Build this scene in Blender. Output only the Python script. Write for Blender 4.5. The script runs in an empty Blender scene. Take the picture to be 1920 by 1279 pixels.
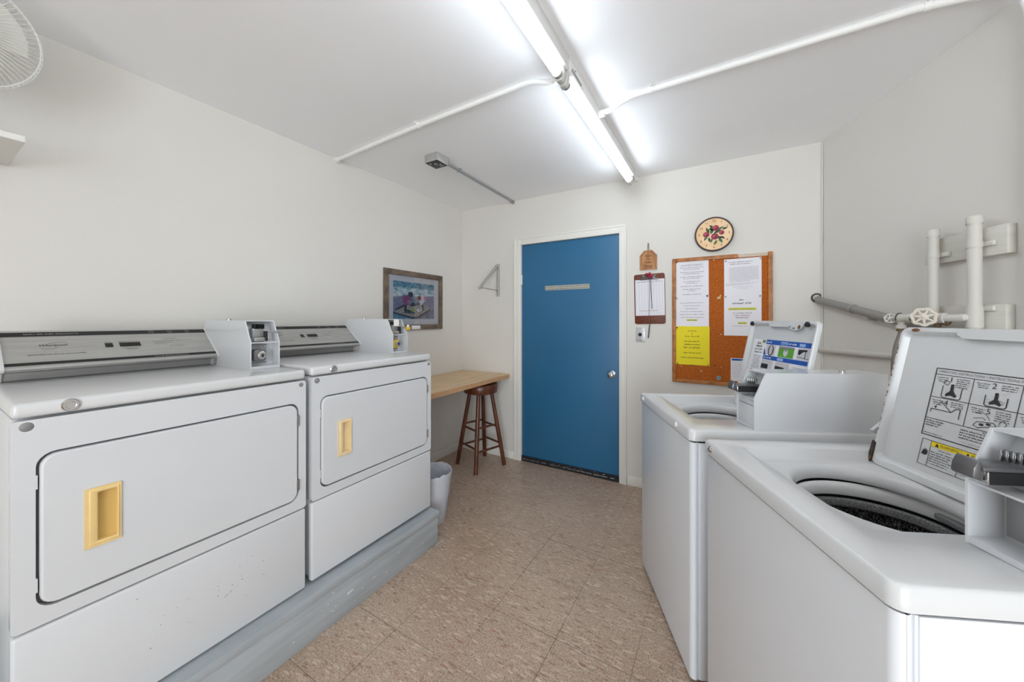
import bpy, bmesh, math, random
from mathutils import Vector, Matrix
from mathutils.geometry import tessellate_polygon
rnd = random.Random(7)
SC = bpy.context.scene
COL = SC.collection
PI = math.pi
# ------------------------------------------------------------------ room numbers (metres, camera stands at x=y=0)
LX, BY, HZ, RX = -2.337, 2.965, 2.462, 0.551
RA = math.radians(19.5)
CAMZ = 1.33
# ------------------------------------------------------------------ materials
def lin(c):
    return tuple((v/255/12.92 if v/255 <= .04045 else ((v/255+.055)/1.055)**2.4) for v in c) + (1.0,)
MATS = {}
def mat(name, rgb, rough=.5, metal=0, spec=.5, bump=None, coat=0, trans=0, alpha=1, emis=None, var=None, sheen=0):
    """bump=(scale,strength); var=(scale,amount) slow tone variation; emis=strength"""
    if name in MATS: return MATS[name]
    m = bpy.data.materials.new(name); m.use_nodes = True
    nt = m.node_tree; b = nt.nodes['Principled BSDF']
    b.inputs['Base Color'].default_value = lin(rgb)
    b.inputs['Roughness'].default_value = rough
    b.inputs['Metallic'].default_value = metal
    b.inputs['Specular IOR Level'].default_value = spec
    b.inputs['Coat Weight'].default_value = coat
    b.inputs['Transmission Weight'].default_value = trans
    b.inputs['Alpha'].default_value = alpha
    if emis:
        b.inputs['Emission Color'].default_value = lin(rgb); b.inputs['Emission Strength'].default_value = emis
    tc = None
    if bump or var:
        tc = nt.nodes.new('ShaderNodeTexCoord')
    if bump:
        n = nt.nodes.new('ShaderNodeTexNoise'); n.inputs['Scale'].default_value = bump[0]; n.inputs['Detail'].default_value = 4
        nt.links.new(tc.outputs['Object'], n.inputs['Vector'])
        bp = nt.nodes.new('ShaderNodeBump'); bp.inputs['Strength'].default_value = bump[1]; bp.inputs['Distance'].default_value = .004
        nt.links.new(n.outputs['Fac'], bp.inputs['Height']); nt.links.new(bp.outputs['Normal'], b.inputs['Normal'])
    if var:
        n = nt.nodes.new('ShaderNodeTexNoise'); n.inputs['Scale'].default_value = var[0]; n.inputs['Detail'].default_value = 5
        nt.links.new(tc.outputs['Object'], n.inputs['Vector'])
        r = nt.nodes.new('ShaderNodeValToRGB')
        c = lin(rgb); d = var[1]
        r.color_ramp.elements[0].position = .3; r.color_ramp.elements[1].position = .7
        r.color_ramp.elements[0].color = tuple(max(0, v*(1-d)) for v in c[:3])+(1,)
        r.color_ramp.elements[1].color = tuple(min(1, v*(1+d)) for v in c[:3])+(1,)
        nt.links.new(n.outputs['Fac'], r.inputs['Fac']); nt.links.new(r.outputs['Color'], b.inputs['Base Color'])
    MATS[name] = m
    return m
def nodes(m): return m.node_tree, m.node_tree.nodes['Principled BSDF']

def floor_mat():
    m = mat('vinyl_tile', (165, 142, 128), .42)
    nt, b = nodes(m); N = nt.nodes.new; Lk = nt.links.new
    tc = N('ShaderNodeTexCoord')
    def mapping(loc=(0,0,0), rot=0, sc=(1,1,1), src=None):
        p = N('ShaderNodeMapping'); p.inputs['Location'].default_value = loc
        p.inputs['Rotation'].default_value = (0,0,rot); p.inputs['Scale'].default_value = sc
        Lk(src or tc.outputs['Object'], p.inputs['Vector']); return p.outputs['Vector']
    def ramp(src, stops):
        r = N('ShaderNodeValToRGB'); e = r.color_ramp.elements
        while len(e) < len(stops): e.new(.5)
        for el, (p, c) in zip(e, stops): el.position = p; el.color = c
        Lk(src, r.inputs['Fac']); return r.outputs['Color']
    def mix(fac, a, bb, mode='MIX'):
        x = N('ShaderNodeMix'); x.data_type = 'RGBA'; x.blend_type = mode
        if isinstance(fac, (int, float)): x.inputs[0].default_value = fac
        else: Lk(fac, x.inputs[0])
        for s, v in ((6, a), (7, bb)):
            if isinstance(v, tuple): x.inputs[s].default_value = v
            else: Lk(v, x.inputs[s])
        return x.outputs[2]
    fine = N('ShaderNodeTexNoise'); fine.inputs['Scale'].default_value = 150; fine.inputs['Detail'].default_value = 3
    Lk(tc.outputs['Object'], fine.inputs['Vector'])
    c = ramp(fine.outputs['Fac'], [(.30, lin((140,119,102))), (.46, lin((183,162,143))), (.56, lin((192,172,153))), (.72, lin((213,197,178)))])
    big = N('ShaderNodeTexNoise'); big.inputs['Scale'].default_value = 1.6; big.inputs['Detail'].default_value = 4
    Lk(tc.outputs['Object'], big.inputs['Vector'])
    c = mix(.55, c, ramp(big.outputs['Fac'], [(.3, lin((205,190,180))), (.7, (1,1,1,1))]), 'MULTIPLY')
    # elongated chips at several angles
    W = N('ShaderNodeTexNoise'); W.inputs['Scale'].default_value = 9; Lk(tc.outputs['Object'], W.inputs['Vector'])
    for k, (rot, col, dens) in enumerate([(.5, (212,190,172), .74), (1.9, (205,186,168), .76), (2.6, (140,108,92), .80), (1.2, (224,206,190), .82), (.1, (160,100,82), .91), (2.2,(120,96,84),.88)]):
        add = N('ShaderNodeVectorMath'); add.operation = 'MULTIPLY_ADD'
        Lk(W.outputs['Color'], add.inputs[0]); add.inputs[1].default_value = (.035,.035,0)
        Lk(tc.outputs['Object'], add.inputs[2])
        v = N('ShaderNodeTexVoronoi'); v.inputs['Scale'].default_value = 1
        Lk(mapping((k*3.1, k*1.7, 0), rot, (22, 80, 1), add.outputs[0]), v.inputs['Vector'])
        sep = N('ShaderNodeSeparateColor'); Lk(v.outputs['Color'], sep.inputs['Color'])
        gt = N('ShaderNodeMath'); gt.operation = 'GREATER_THAN'; Lk(sep.outputs['Red'], gt.inputs[0]); gt.inputs[1].default_value = dens
        lt = N('ShaderNodeMath'); lt.operation = 'LESS_THAN'; Lk(v.outputs['Distance'], lt.inputs[0]); lt.inputs[1].default_value = .36
        mu = N('ShaderNodeMath'); mu.operation = 'MULTIPLY'; Lk(gt.outputs[0], mu.inputs[0]); Lk(lt.outputs[0], mu.inputs[1])
        m2 = N('ShaderNodeMath'); m2.operation = 'MULTIPLY'; Lk(mu.outputs[0], m2.inputs[0]); m2.inputs[1].default_value = .5
        c = mix(m2.outputs[0], c, lin(col))
    # tile seams, 12 inch grid
    sx = N('ShaderNodeSeparateXYZ'); Lk(tc.outputs['Object'], sx.inputs[0])
    seams = []
    for out, off in (('X', .904), ('Y', -1.685)):
        a = N('ShaderNodeMath'); a.operation = 'ADD'; Lk(sx.outputs[out], a.inputs[0]); a.inputs[1].default_value = off + .305*40
        mo = N('ShaderNodeMath'); mo.operation = 'MODULO'; Lk(a.outputs[0], mo.inputs[0]); mo.inputs[1].default_value = .305
        pp = N('ShaderNodeMath'); pp.operation = 'PINGPONG'; Lk(mo.outputs[0], pp.inputs[0]); pp.inputs[1].default_value = .1525
        l = N('ShaderNodeMath'); l.operation = 'LESS_THAN'; Lk(pp.outputs[0], l.inputs[0]); l.inputs[1].default_value = .0012
        seams.append(l.outputs[0])
    mx = N('ShaderNodeMath'); mx.operation = 'MAXIMUM'; Lk(seams[0], mx.inputs[0]); Lk(seams[1], mx.inputs[1])
    sn = N('ShaderNodeTexNoise'); sn.inputs['Scale'].default_value = 1.9; Lk(tc.outputs['Object'], sn.inputs['Vector'])
    sr = N('ShaderNodeMapRange'); Lk(sn.outputs['Fac'], sr.inputs[0]); sr.inputs[1].default_value = .38; sr.inputs[2].default_value = .6; sr.inputs[3].default_value = .25; sr.inputs[4].default_value = .85
    ms = N('ShaderNodeMath'); ms.operation = 'MULTIPLY'; Lk(mx.outputs[0], ms.inputs[0]); Lk(sr.outputs[0], ms.inputs[1])
    c = mix(ms.outputs[0], c, lin((84, 66, 56)))
    Lk(c, b.inputs['Base Color'])
    rr = N('ShaderNodeMapRange'); Lk(big.outputs['Fac'], rr.inputs[0]); rr.inputs[3].default_value = .28; rr.inputs[4].default_value = .5
    Lk(rr.outputs[0], b.inputs['Roughness'])
    bp = N('ShaderNodeBump'); bp.inputs['Strength'].default_value = .12; bp.inputs['Distance'].default_value = .002
    Lk(fine.outputs['Fac'], bp.inputs['Height']); Lk(bp.outputs['Normal'], b.inputs['Normal'])
    return m
def stretched(name, c0, c1, scale, rough=.5, metal=0, bump=.1):
    """two-tone noise stretched along an axis: wood grain, brushed metal, paint strokes"""
    m = mat(name, c0, rough, metal); nt, b = nodes(m); N = nt.nodes.new; Lk = nt.links.new
    tc = N('ShaderNodeTexCoord'); p = N('ShaderNodeMapping'); p.inputs['Scale'].default_value = scale
    Lk(tc.outputs['Object'], p.inputs['Vector'])
    n = N('ShaderNodeTexNoise'); n.inputs['Scale'].default_value = 1; n.inputs['Detail'].default_value = 5
    Lk(p.outputs['Vector'], n.inputs['Vector'])
    r = N('ShaderNodeValToRGB'); r.color_ramp.elements[0].position = .36; r.color_ramp.elements[1].position = .64
    r.color_ramp.elements[0].color = lin(c0); r.color_ramp.elements[1].color = lin(c1)
    Lk(n.outputs['Fac'], r.inputs['Fac']); Lk(r.outputs['Color'], b.inputs['Base Color'])
    if bump:
        bp = N('ShaderNodeBump'); bp.inputs['Strength'].default_value = bump; bp.inputs['Distance'].default_value = .002
        Lk(n.outputs['Fac'], bp.inputs['Height']); Lk(bp.outputs['Normal'], b.inputs['Normal'])
    return m
def speck(name, c0, c1, scale, thr, rough=.5):
    m = mat(name, c0, rough); nt, b = nodes(m); N = nt.nodes.new; Lk = nt.links.new
    tc = N('ShaderNodeTexCoord'); n = N('ShaderNodeTexNoise'); n.inputs['Scale'].default_value = scale; n.inputs['Detail'].default_value = 2
    Lk(tc.outputs['Object'], n.inputs['Vector'])
    r = N('ShaderNodeValToRGB'); r.color_ramp.elements[0].position = thr-.03; r.color_ramp.elements[1].position = thr+.04
    r.color_ramp.elements[0].color = lin(c0); r.color_ramp.elements[1].color = lin(c1)
    Lk(n.outputs['Fac'], r.inputs['Fac']); Lk(r.outputs['Color'], b.inputs['Base Color'])
    return m

M_WALL = mat('wall_paint', (219, 216, 210), .75, spec=.25, bump=(45, .12), var=(1.2, .02))
M_CEIL = mat('ceiling_paint', (247, 248, 250), .6, spec=.3, bump=(22, .2), var=(1.5, .02))
M_TRIM = mat('trim_paint', (228, 226, 220), .45, bump=(30, .05))
M_PIPEPAINT = mat('painted_pipe', (206, 203, 195), .55, bump=(60, .12))
M_CONDUIT = mat('white_conduit', (236, 236, 234), .4)
M_FLOOR = floor_mat()
M_WASH = mat('washer_enamel', (222, 226, 231), .24, coat=.3)
M_ENAMEL = mat('white_enamel', (206, 208, 211), .22, coat=.3, var=(3, .008))
M_ENAMEL2 = mat('white_enamel_lid', (206, 207, 208), .24, coat=.12)
M_GAP = mat('dark_gap', (96, 96, 96), .8)
M_BLACK = mat('black', (22, 22, 23), .4)
M_RUBBER = mat('black_rubber', (20, 20, 20), .6)
M_INK = mat('ink', (45, 45, 48), .7)
M_INKG = mat('grey_ink', (128, 126, 130), .7)
M_INKL = mat('light_grey_ink', (178, 177, 182), .7)
M_ALU = stretched('brushed_aluminium', (164, 163, 160), (172, 171, 168), (60, 3, 60), .42, .25, .01)
M_CHROME = mat('chrome', (205, 205, 205), .12, 1)
M_STEEL = mat('steel', (150, 150, 150), .3, 1)
M_GREYMETAL = mat('grey_metal', (160, 161, 162), .35, .5)
M_DARKMETAL = mat('dark_metal', (104, 104, 106), .3, .6)
M_BEIGE = mat('beige_plastic', (226, 196, 134), .4, var=(14, .06))
M_BEIGESHADE = mat('beige_plastic_shaded', (206, 174, 102), .45)  # same plastic, pocket shade put into the darker colour
M_BEIGE2 = mat('pale_beige_plastic', (228, 205, 160), .4, var=(14, .05))
M_PLAT = stretched('grey_painted_wood', (158, 164, 168), (172, 178, 182), (18, 3, 24), .42, 0, .15)
M_CHIP = mat('paint_chip', (220, 222, 222), .6)
M_DOOR = mat('blue_door_paint', (42, 104, 144), .42, bump=(120, .05), var=(1.3, .05))
M_TABLE = stretched('butcher_laminate', (205, 172, 130), (220, 190, 150), (30, 4, 30), .42, 0, .02)
M_TABLEEDGE = mat('laminate_edge', (196, 154, 112), .5, var=(30, .1))
M_STOOL = stretched('dark_walnut', (74, 38, 22), (104, 56, 34), (40, 40, 5), .3, 0, .05)
M_OAK = stretched('oak_frame', (150, 92, 42), (186, 122, 66), (24, 24, 24), .45, 0, .1)
M_CORK = stretched('cork', (158, 78, 10), (184, 98, 26), (90, 90, 90), .9, 0, .4)
M_PAPER = mat('white_paper', (232, 230, 236), .8)
M_YELLOW = mat('yellow_paper', (236, 218, 38), .8)
M_HILITE = mat('highlighter', (214, 214, 70), .8)
M_REDINK = mat('red_ink', (196, 96, 110), .8)
M_BLUEINK = mat('blue_ink', (18, 82, 170), .6)
M_CLIPBROWN = stretched('brown_hardboard', (92, 38, 18), (112, 52, 26), (60, 60, 60), .5, 0, .05)
M_TAGWOOD = stretched('tag_wood', (164, 110, 66), (188, 138, 92), (40, 20, 12), .6, 0, .1)
M_BURN = mat('burnt_lettering', (70, 38, 24), .8)
M_STRING = mat('jute_string', (150, 138, 120), .9)
M_FRAME = stretched('weathered_frame', (90, 76, 64), (122, 104, 90), (40, 12, 12), .6, 0, .15)
M_MAT = mat('picture_mat', (206, 208, 216), .8)
M_TUBE = mat('lit_tube', (236, 246, 255), .5, emis=14)
M_FIXTURE = mat('fixture_enamel', (222, 222, 220), .35)
M_BASKET = speck('speckled_basket', (16, 16, 16), (165, 165, 165), 380, .58, .35)
M_RIM = speck('speckled_rim', (92, 92, 92), (150, 150, 150), 520, .52, .4)
M_TUBRING = mat('tub_ring', (226, 226, 226), .35)
M_BAG = mat('bin_liner', (226, 228, 236), .2, alpha=.42, bump=(40, .6))
M_BIN = mat('bin_plastic', (196, 198, 202), .5)
M_RUST = mat('rust', (120, 84, 54), .9, var=(60, .3))
M_GREYPIPE = mat('grey_pipe', (140, 138, 134), .45, bump=(40, .1))
M_HOSE = mat('grey_brown_hose', (126, 118, 110), .5)
M_BRASS = mat('old_brass', (122, 104, 82), .4, .7, bump=(80, .2))
M_FANWHITE = mat('fan_white', (222, 221, 216), .4)

# ------------------------------------------------------------------ mesh builder
TEXTS = {}
def text_data(s, size, align, shear):
    key = (s, size, align, shear)
    if key in TEXTS: return TEXTS[key]
    cu = bpy.data.curves.new('t', 'FONT'); cu.body = s; cu.size = size; cu.align_x = align; cu.align_y = 'CENTER'; cu.shear = shear
    cu.resolution_u = 2
    o = bpy.data.objects.new('t', cu); COL.objects.link(o)
    dg = bpy.context.evaluated_depsgraph_get(); dg.update()
    me = bpy.data.meshes.new_from_object(o.evaluated_get(dg))
    r = ([v.co.copy() for v in me.vertices], [tuple(p.vertices) for p in me.polygons])
    bpy.data.objects.remove(o); bpy.data.curves.remove(cu); bpy.data.meshes.remove(me)
    TEXTS[key] = r
    return r
def catmull(pts, n=6):
    P = [Vector(p) for p in pts]; P = [P[0]*2-P[1]] + P + [P[-1]*2-P[-2]]; out = []
    for i in range(1, len(P)-2):
        a, b, c, d = P[i-1:i+3]
        for k in range(n):
            t = k/n
            out.append(.5*((2*b)+(c-a)*t+(2*a-5*b+4*c-d)*t*t+(3*b-a-3*c+d)*t**3))
    out.append(P[-2]); return out
def rrect(x0, x1, y0, y1, r, n=5):
    pts = []
    for cx, cy, a in ((x1-r, y1-r, 0), (x0+r, y1-r, 90), (x0+r, y0+r, 180), (x1-r, y0+r, 270)):
        for k in range(n+1):
            t = math.radians(a+90*k/n); pts.append((cx+r*math.cos(t), cy+r*math.sin(t)))
    return pts
def ell(cx, cy, rx, ry, n=32):
    return [(cx+rx*math.cos(2*PI*k/n), cy+ry*math.sin(2*PI*k/n)) for k in range(n)]
class MB:
    def __init__(s): s.bm = bmesh.new()
    def add(s, tmp, mi=0, T=None):
        if T is not None: bmesh.ops.transform(tmp, matrix=T, verts=tmp.verts)
        for f in tmp.faces: f.material_index = mi
        me = bpy.data.meshes.new('tmp'); tmp.to_mesh(me); tmp.free(); s.bm.from_mesh(me); bpy.data.meshes.remove(me); return s
    def raw(s, verts, faces, mi=0, T=None):
        t = bmesh.new(); vs = [t.verts.new(v) for v in verts]
        for f in faces:
            try: t.faces.new([vs[i] for i in f])
            except ValueError: pass
        return s.add(t, mi, T)
    def box(s, x0, x1, y0, y1, z0, z1, bev=0, seg=2, mi=0, T=None):
        t = bmesh.new(); bmesh.ops.create_cube(t, size=1)
        bmesh.ops.transform(t, matrix=Matrix.Translation(((x0+x1)/2, (y0+y1)/2, (z0+z1)/2)) @ Matrix.Diagonal((x1-x0, y1-y0, z1-z0, 1)), verts=t.verts)
        if bev: bmesh.ops.bevel(t, geom=list(t.edges), offset=bev, segments=seg, affect='EDGES', profile=.5)
        return s.add(t, mi, T)
    def prism(s, pts, a0, a1, axis='y', bev=0, seg=2, mi=0, T=None):
        f = {'x': lambda p, a: (a, p[0], p[1]), 'y': lambda p, a: (p[0], a, p[1]), 'z': lambda p, a: (p[0], p[1], a)}[axis]
        t = bmesh.new(); n = len(pts)
        A = [t.verts.new(f(p, a0)) for p in pts]; B = [t.verts.new(f(p, a1)) for p in pts]
        for i in range(n): t.faces.new((A[i], A[(i+1) % n], B[(i+1) % n], B[i]))
        t.faces.new(A[::-1]); t.faces.new(B)
        bmesh.ops.recalc_face_normals(t, faces=t.faces)
        if bev: bmesh.ops.bevel(t, geom=list(t.edges), offset=bev, segments=seg, affect='EDGES', profile=.5, clamp_overlap=True)
        return s.add(t, mi, T)
    def tube(s, path, r, seg=12, mi=0, caps=True, closed=False, T=None):
        P = [Vector(p) for p in path]; n = len(P); t = bmesh.new(); rings = []
        R = r if isinstance(r, (list, tuple)) else [r]*n
        up = None
        for i in range(n):
            if closed: d = (P[(i+1) % n]-P[i-1]).normalized()
            else: d = (P[min(i+1, n-1)]-P[max(i-1, 0)]).normalized()
            if up is None: up = d.orthogonal().normalized()
            up = (up-d*up.dot(d)).normalized(); w = d.cross(up)
            rings.append([t.verts.new(P[i]+(up*math.cos(2*PI*k/seg)+w*math.sin(2*PI*k/seg))*R[i]) for k in range(seg)])
        for i in range(n if closed else n-1):
            a, b = rings[i], rings[(i+1) % n]
            for k in range(seg): t.faces.new((a[k], a[(k+1) % seg], b[(k+1) % seg], b[k]))
        if caps and not closed: t.faces.new(rings[0][::-1]); t.faces.new(rings[-1])
        bmesh.ops.recalc_face_normals(t, faces=t.faces)
        return s.add(t, mi, T)
    def lathe(s, prof, o=(0,0,0), axis=(0,0,1), seg=32, mi=0, sx=1, sy=1, T=None):
        """prof: (radius, height) along axis; zero radius closes to a point"""
        t = bmesh.new(); rings = []
        for r, h in prof:
            if r < 1e-6: rings.append([t.verts.new((0, 0, h))])
            else: rings.append([t.verts.new((r*sx*math.cos(2*PI*k/seg), r*sy*math.sin(2*PI*k/seg), h)) for k in range(seg)])
        for a, b in zip(rings, rings[1:]):
            for k in range(seg):
                q = [a[k % len(a)], a[(k+1) % len(a)], b[(k+1) % len(b)], b[k % len(b)]]
                u = []
                for v in q:
                    if v not in u: u.append(v)
                if len(u) > 2: t.faces.new(u)
        q = Vector((0,0,1)).rotation_difference(Vector(axis).normalized()).to_matrix().to_4x4()
        bmesh.ops.transform(t, matrix=Matrix.Translation(o) @ q, verts=t.verts)
        bmesh.ops.recalc_face_normals(t, faces=t.faces)
        return s.add(t, mi, T)
    def plate(s, outer, holes, fr, back=None, mi=0, hole_depth=None):
        """outline with holes at fr(x,y,0); walls of the outline back by 'back', of the holes by hole_depth"""
        t = bmesh.new(); loops = []
        for L in [outer]+list(holes):
            vs = [t.verts.new(fr(x, y, 0)) for x, y in L]
            loops.append(vs)
        flatv = [v for L in loops for v in L]
        for tri in tessellate_polygon([[Vector((x, y, 0)) for x, y in L] for L in [outer]+list(holes)]):
            try: t.faces.new([flatv[i] for i in tri])
            except ValueError: pass
        for i, (L, vs) in enumerate(zip([outer]+list(holes), loops)):
            d = back if i == 0 else (hole_depth if hole_depth is not None else back)
            if not d: continue
            ws = [t.verts.new(fr(x, y, -d)) for x, y in L]
            for k in range(len(vs)): t.faces.new((vs[k], vs[(k+1) % len(vs)], ws[(k+1) % len(vs)], ws[k]))
        return s.add(t, mi)
    def loft(s, loops, mi=0, cap=False):
        t = bmesh.new(); rings = [[t.verts.new(p) for p in L] for L in loops]
        for a, b in zip(rings, rings[1:]):
            n = len(a)
            for k in range(n): t.faces.new((a[k], a[(k+1) % n], b[(k+1) % n], b[k]))
        if cap: t.faces.new(rings[-1])
        return s.add(t, mi)
    def join(s, other, off=0):
        for f in other.bm.faces: f.material_index += off
        me = bpy.data.meshes.new('j'); other.bm.to_mesh(me); other.bm.free(); s.bm.from_mesh(me); bpy.data.meshes.remove(me); return s
    def build(s, name, mats, parent=None, angle=35, smooth=True, recalc=False):
        if recalc: bmesh.ops.recalc_face_normals(s.bm, faces=s.bm.faces)
        me = bpy.data.meshes.new(name); s.bm.to_mesh(me); s.bm.free()
        for m in (mats if isinstance(mats, (list, tuple)) else [mats]): me.materials.append(m)
        if smooth:
            for p in me.polygons: p.use_smooth = True
            me.set_sharp_from_angle(angle=math.radians(angle))
        o = bpy.data.objects.new(name, me); COL.objects.link(o)
        if parent: o.parent = parent
        return o
class Sheet(MB):
    """a printed flat thing: frame of origin, right and up vectors"""
    def __init__(s, o, right, up):
        super().__init__(); s.o, s.r, s.u = Vector(o), Vector(right).normalized(), Vector(up).normalized(); s.n = s.r.cross(s.u)
    def pt(s, x, y, d=0): return s.o+s.r*x+s.u*y+s.n*d
    def slab(s, x0, x1, y0, y1, th=.0006, mi=0, d0=0):
        v = [s.pt(x, y, d0+d) for d in (0, th) for x, y in ((x0,y0),(x1,y0),(x1,y1),(x0,y1))]
        s.raw(v, [(3,2,1,0),(4,5,6,7),(0,1,5,4),(1,2,6,5),(2,3,7,6),(3,0,4,7)], mi); return s
    def block(s, pts, th, mi=0, d0=0):
        n = len(pts); v = [s.pt(x, y, d0) for x, y in pts]+[s.pt(x, y, d0+th) for x, y in pts]
        s.raw(v, [tuple(range(n))[::-1], tuple(range(n, 2*n))]+[(i, (i+1) % n, n+(i+1) % n, n+i) for i in range(n)], mi); return s
    def poly(s, pts, mi, d=.001): s.raw([s.pt(x, y, d) for x, y in pts], [tuple(range(len(pts)))], mi); return s
    def rect(s, x0, x1, y0, y1, mi, d=.001): return s.poly([(x0,y0),(x1,y0),(x1,y1),(x0,y1)], mi, d)
    def line(s, pts, w, mi, d=.001):
        for (ax, ay), (bx, by) in zip(pts, pts[1:]):
            L = math.hypot(bx-ax, by-ay)
            if L < 1e-9: continue
            nx, ny = -(by-ay)/L*w/2, (bx-ax)/L*w/2
            s.poly([(ax-nx, ay-ny), (bx-nx, by-ny), (bx+nx, by+ny), (ax+nx, ay+ny)], mi, d)
        return s
    def frame(s, x0, x1, y0, y1, w, mi, d=.001): return s.line([(x0,y0),(x1,y0),(x1,y1),(x0,y1),(x0,y0)], w, mi, d)
    def disc(s, cx, cy, rx, ry, mi, d=.001, n=20): return s.poly(ell(cx, cy, rx, ry, n), mi, d)
    def words(s, x0, x1, y, h, mi, d=.001, seed=None):
        """a line of print too small to read: word-like runs of letter marks"""
        r = random.Random(seed if seed is not None else rnd.random()); x = x0
        while x < x1:
            for k in range(r.randint(2, 8)):
                w = h*r.uniform(.38, .62)
                if x+w > x1: break
                a = h*r.choice((.62, .66, .7, 1.0)); t = h*.17
                s.rect(x, x+t, y, y+a, mi, d)
                if r.random() < .7: s.rect(x+w-t, x+w, y, y+h*.64, mi, d)
                if r.random() < .75: s.rect(x, x+w, y+a*.5, y+a*.5+t, mi, d)
                if r.random() < .5: s.rect(x, x+w, y, y+t, mi, d)
                x += w+h*.14
            x += h*.42
        return s
    def cwords(s, cx, w, y, h, mi, d=.001, seed=None): return s.words(cx-w/2, cx+w/2, y, h, mi, d, seed)
    def text(s, txt, x, y, size, mi, align='CENTER', shear=0, d=.0012, xs=1.0):
        vs, fs = text_data(txt, size, align, shear)
        s.raw([s.pt(x+v.x*xs, y+v.y, d) for v in vs], fs, mi); return s

def props(o, label, cat, group=None, kind=None):
    o['label'] = label; o['category'] = cat
    if group: o['group'] = group
    if kind: o['kind'] = kind
    return o
def thing(name, label, cat, loc=(0,0,0), rotz=0, group=None, kind=None):
    o = bpy.data.objects.new(name, None); COL.objects.link(o); o.location = loc; o.rotation_euler = (0,0,rotz)
    o.empty_display_size = .05
    return props(o, label, cat, group, kind)
def single(mb, name, mats, label, cat, origin, group=None, kind=None, angle=35, smooth=True):
    bmesh.ops.translate(mb.bm, vec=-Vector(origin), verts=mb.bm.verts)
    o = mb.build(name, mats, None, angle, smooth); o.location = origin
    return props(o, label, cat, group, kind)
def local(mb, origin):
    bmesh.ops.translate(mb.bm, vec=-Vector(origin), verts=mb.bm.verts); return mb
# right wall frame: s along the wall from the back corner, n into the room
RS = Vector((math.sin(RA), -math.cos(RA), 0)); RN = Vector((-math.cos(RA), -math.sin(RA), 0)); RO = Vector((RX, BY, 0))
def rw(sv, off, z): return RO+RS*sv+RN*off+Vector((0,0,z))
RT = Matrix(((RS.x, RN.x, 0, RX), (RS.y, RN.y, 0, BY), (0,0,1,0), (0,0,0,1)))

# ================================================================== the setting
FY = -2.8; RLEN = (BY-FY)/math.cos(RA); RXF = RX+RLEN*math.sin(RA)
b = MB(); b.prism([(LX-.12, FY-.12), (RXF+.2, FY-.12), (RXF+.2, FY), (RX+.16, BY+.12), (LX-.12, BY+.12)], -.06, 0, 'z')
props(b.build('floor', M_FLOOR, smooth=False), 'tan speckled vinyl tile floor', 'floor', kind='structure')
b = MB(); b.prism([(LX-.12, FY-.12), (RXF+.2, FY-.12), (RXF+.2, FY), (RX+.16, BY+.12), (LX-.12, BY+.12)], HZ, HZ+.08, 'z')
props(b.build('ceiling', M_CEIL, smooth=False), 'smooth grey-white painted ceiling', 'ceiling', kind='structure')
b = MB(); b.box(LX-.12, LX, FY, BY+.12, 0, HZ)
props(b.build('wall_left', M_WALL, smooth=False), 'off-white wall behind the two dryers', 'wall', kind='structure')
DX0, DX1, DZ = -1.631, -.727, 2.03           # door leaf
b = MB()
b.box(LX, DX0-.012, BY, BY+.12, 0, HZ); b.box(DX1+.012, RX+.14, BY, BY+.12, 0, HZ); b.box(DX0-.012, DX1+.012, BY, BY+.12, DZ+.012, HZ)
b.box(DX0-.03, DX1+.03, BY+.121, BY+.14, 0, DZ+.04)
props(b.build('wall_back', M_WALL, smooth=False), 'off-white wall with the blue door', 'wall', kind='structure')
b = MB(); b.box(0, RLEN, -.12, 0, 0, HZ, T=RT)
props(b.build('wall_right', M_WALL, smooth=False), 'off-white slanting wall with water pipes', 'wall', kind='structure')
# front wall behind the camera with the wide opening that lets the daylight in
OX0, OX1, OZ0, OZ1 = .2, 2.35, .02, 2.3
b = MB()
b.box(LX-.12, OX0, FY-.12, FY, 0, HZ); b.box(OX1, RXF+.2, FY-.12, FY, 0, HZ)
b.box(OX0, OX1, FY-.12, FY, OZ1, HZ); b.box(OX0, OX1, FY-.12, FY, 0, OZ0)
props(b.build('wall_front', M_WALL, smooth=False), 'wall behind the viewer with a wide window opening', 'wall', kind='structure')
# baseboards
b = MB(); b.box(LX, LX+.012, .2, BY, 0, .088, .003)
props(b.build('baseboard_left', M_TRIM), 'white baseboard along the left wall', 'baseboard', kind='structure')
b = MB(); b.box(LX+.012, DX0-.078, BY-.012, BY, 0, .075, .003); b.box(DX1+.072, RX-.02, BY-.012, BY, 0, .075, .003)
props(b.build('baseboard_back', M_TRIM), 'white baseboard along the back wall', 'baseboard', kind='structure')
# door casing
b = MB()
def casing(x0, x1, z0, z1): b.box(x0, x1, BY-.016, BY, z0, z1, .003)
casing(DX0-.073, DX0-.004, 0, DZ+.065); casing(DX1+.004, DX1+.06, 0, DZ+.065); b.box(DX0-.0725, DX1+.0595, BY-.0155, BY-.0005, DZ+.004, DZ+.066, .003)
b.box(DX1+.048, DX1+.062, BY-.022, BY, 0, DZ+.07, .003); b.box(DX0-.076, DX0-.062, BY-.02, BY, 0, DZ+.07, .003)
b.box(DX0-.0755, DX1+.0615, BY-.0195, BY-.001, DZ+.054, DZ+.0695, .003)
b.box(DX0-.012, DX0-.003, BY-.004, BY+.1, 0, DZ+.01); b.box(DX1+.003, DX1+.012, BY-.004, BY+.1, 0, DZ+.01); b.box(DX0-.012, DX1+.012, BY-.004, BY+.1, DZ+.003, DZ+.012)
props(b.build('trim_1', M_TRIM), 'white casing around the blue door', 'door trim', kind='structure')
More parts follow.
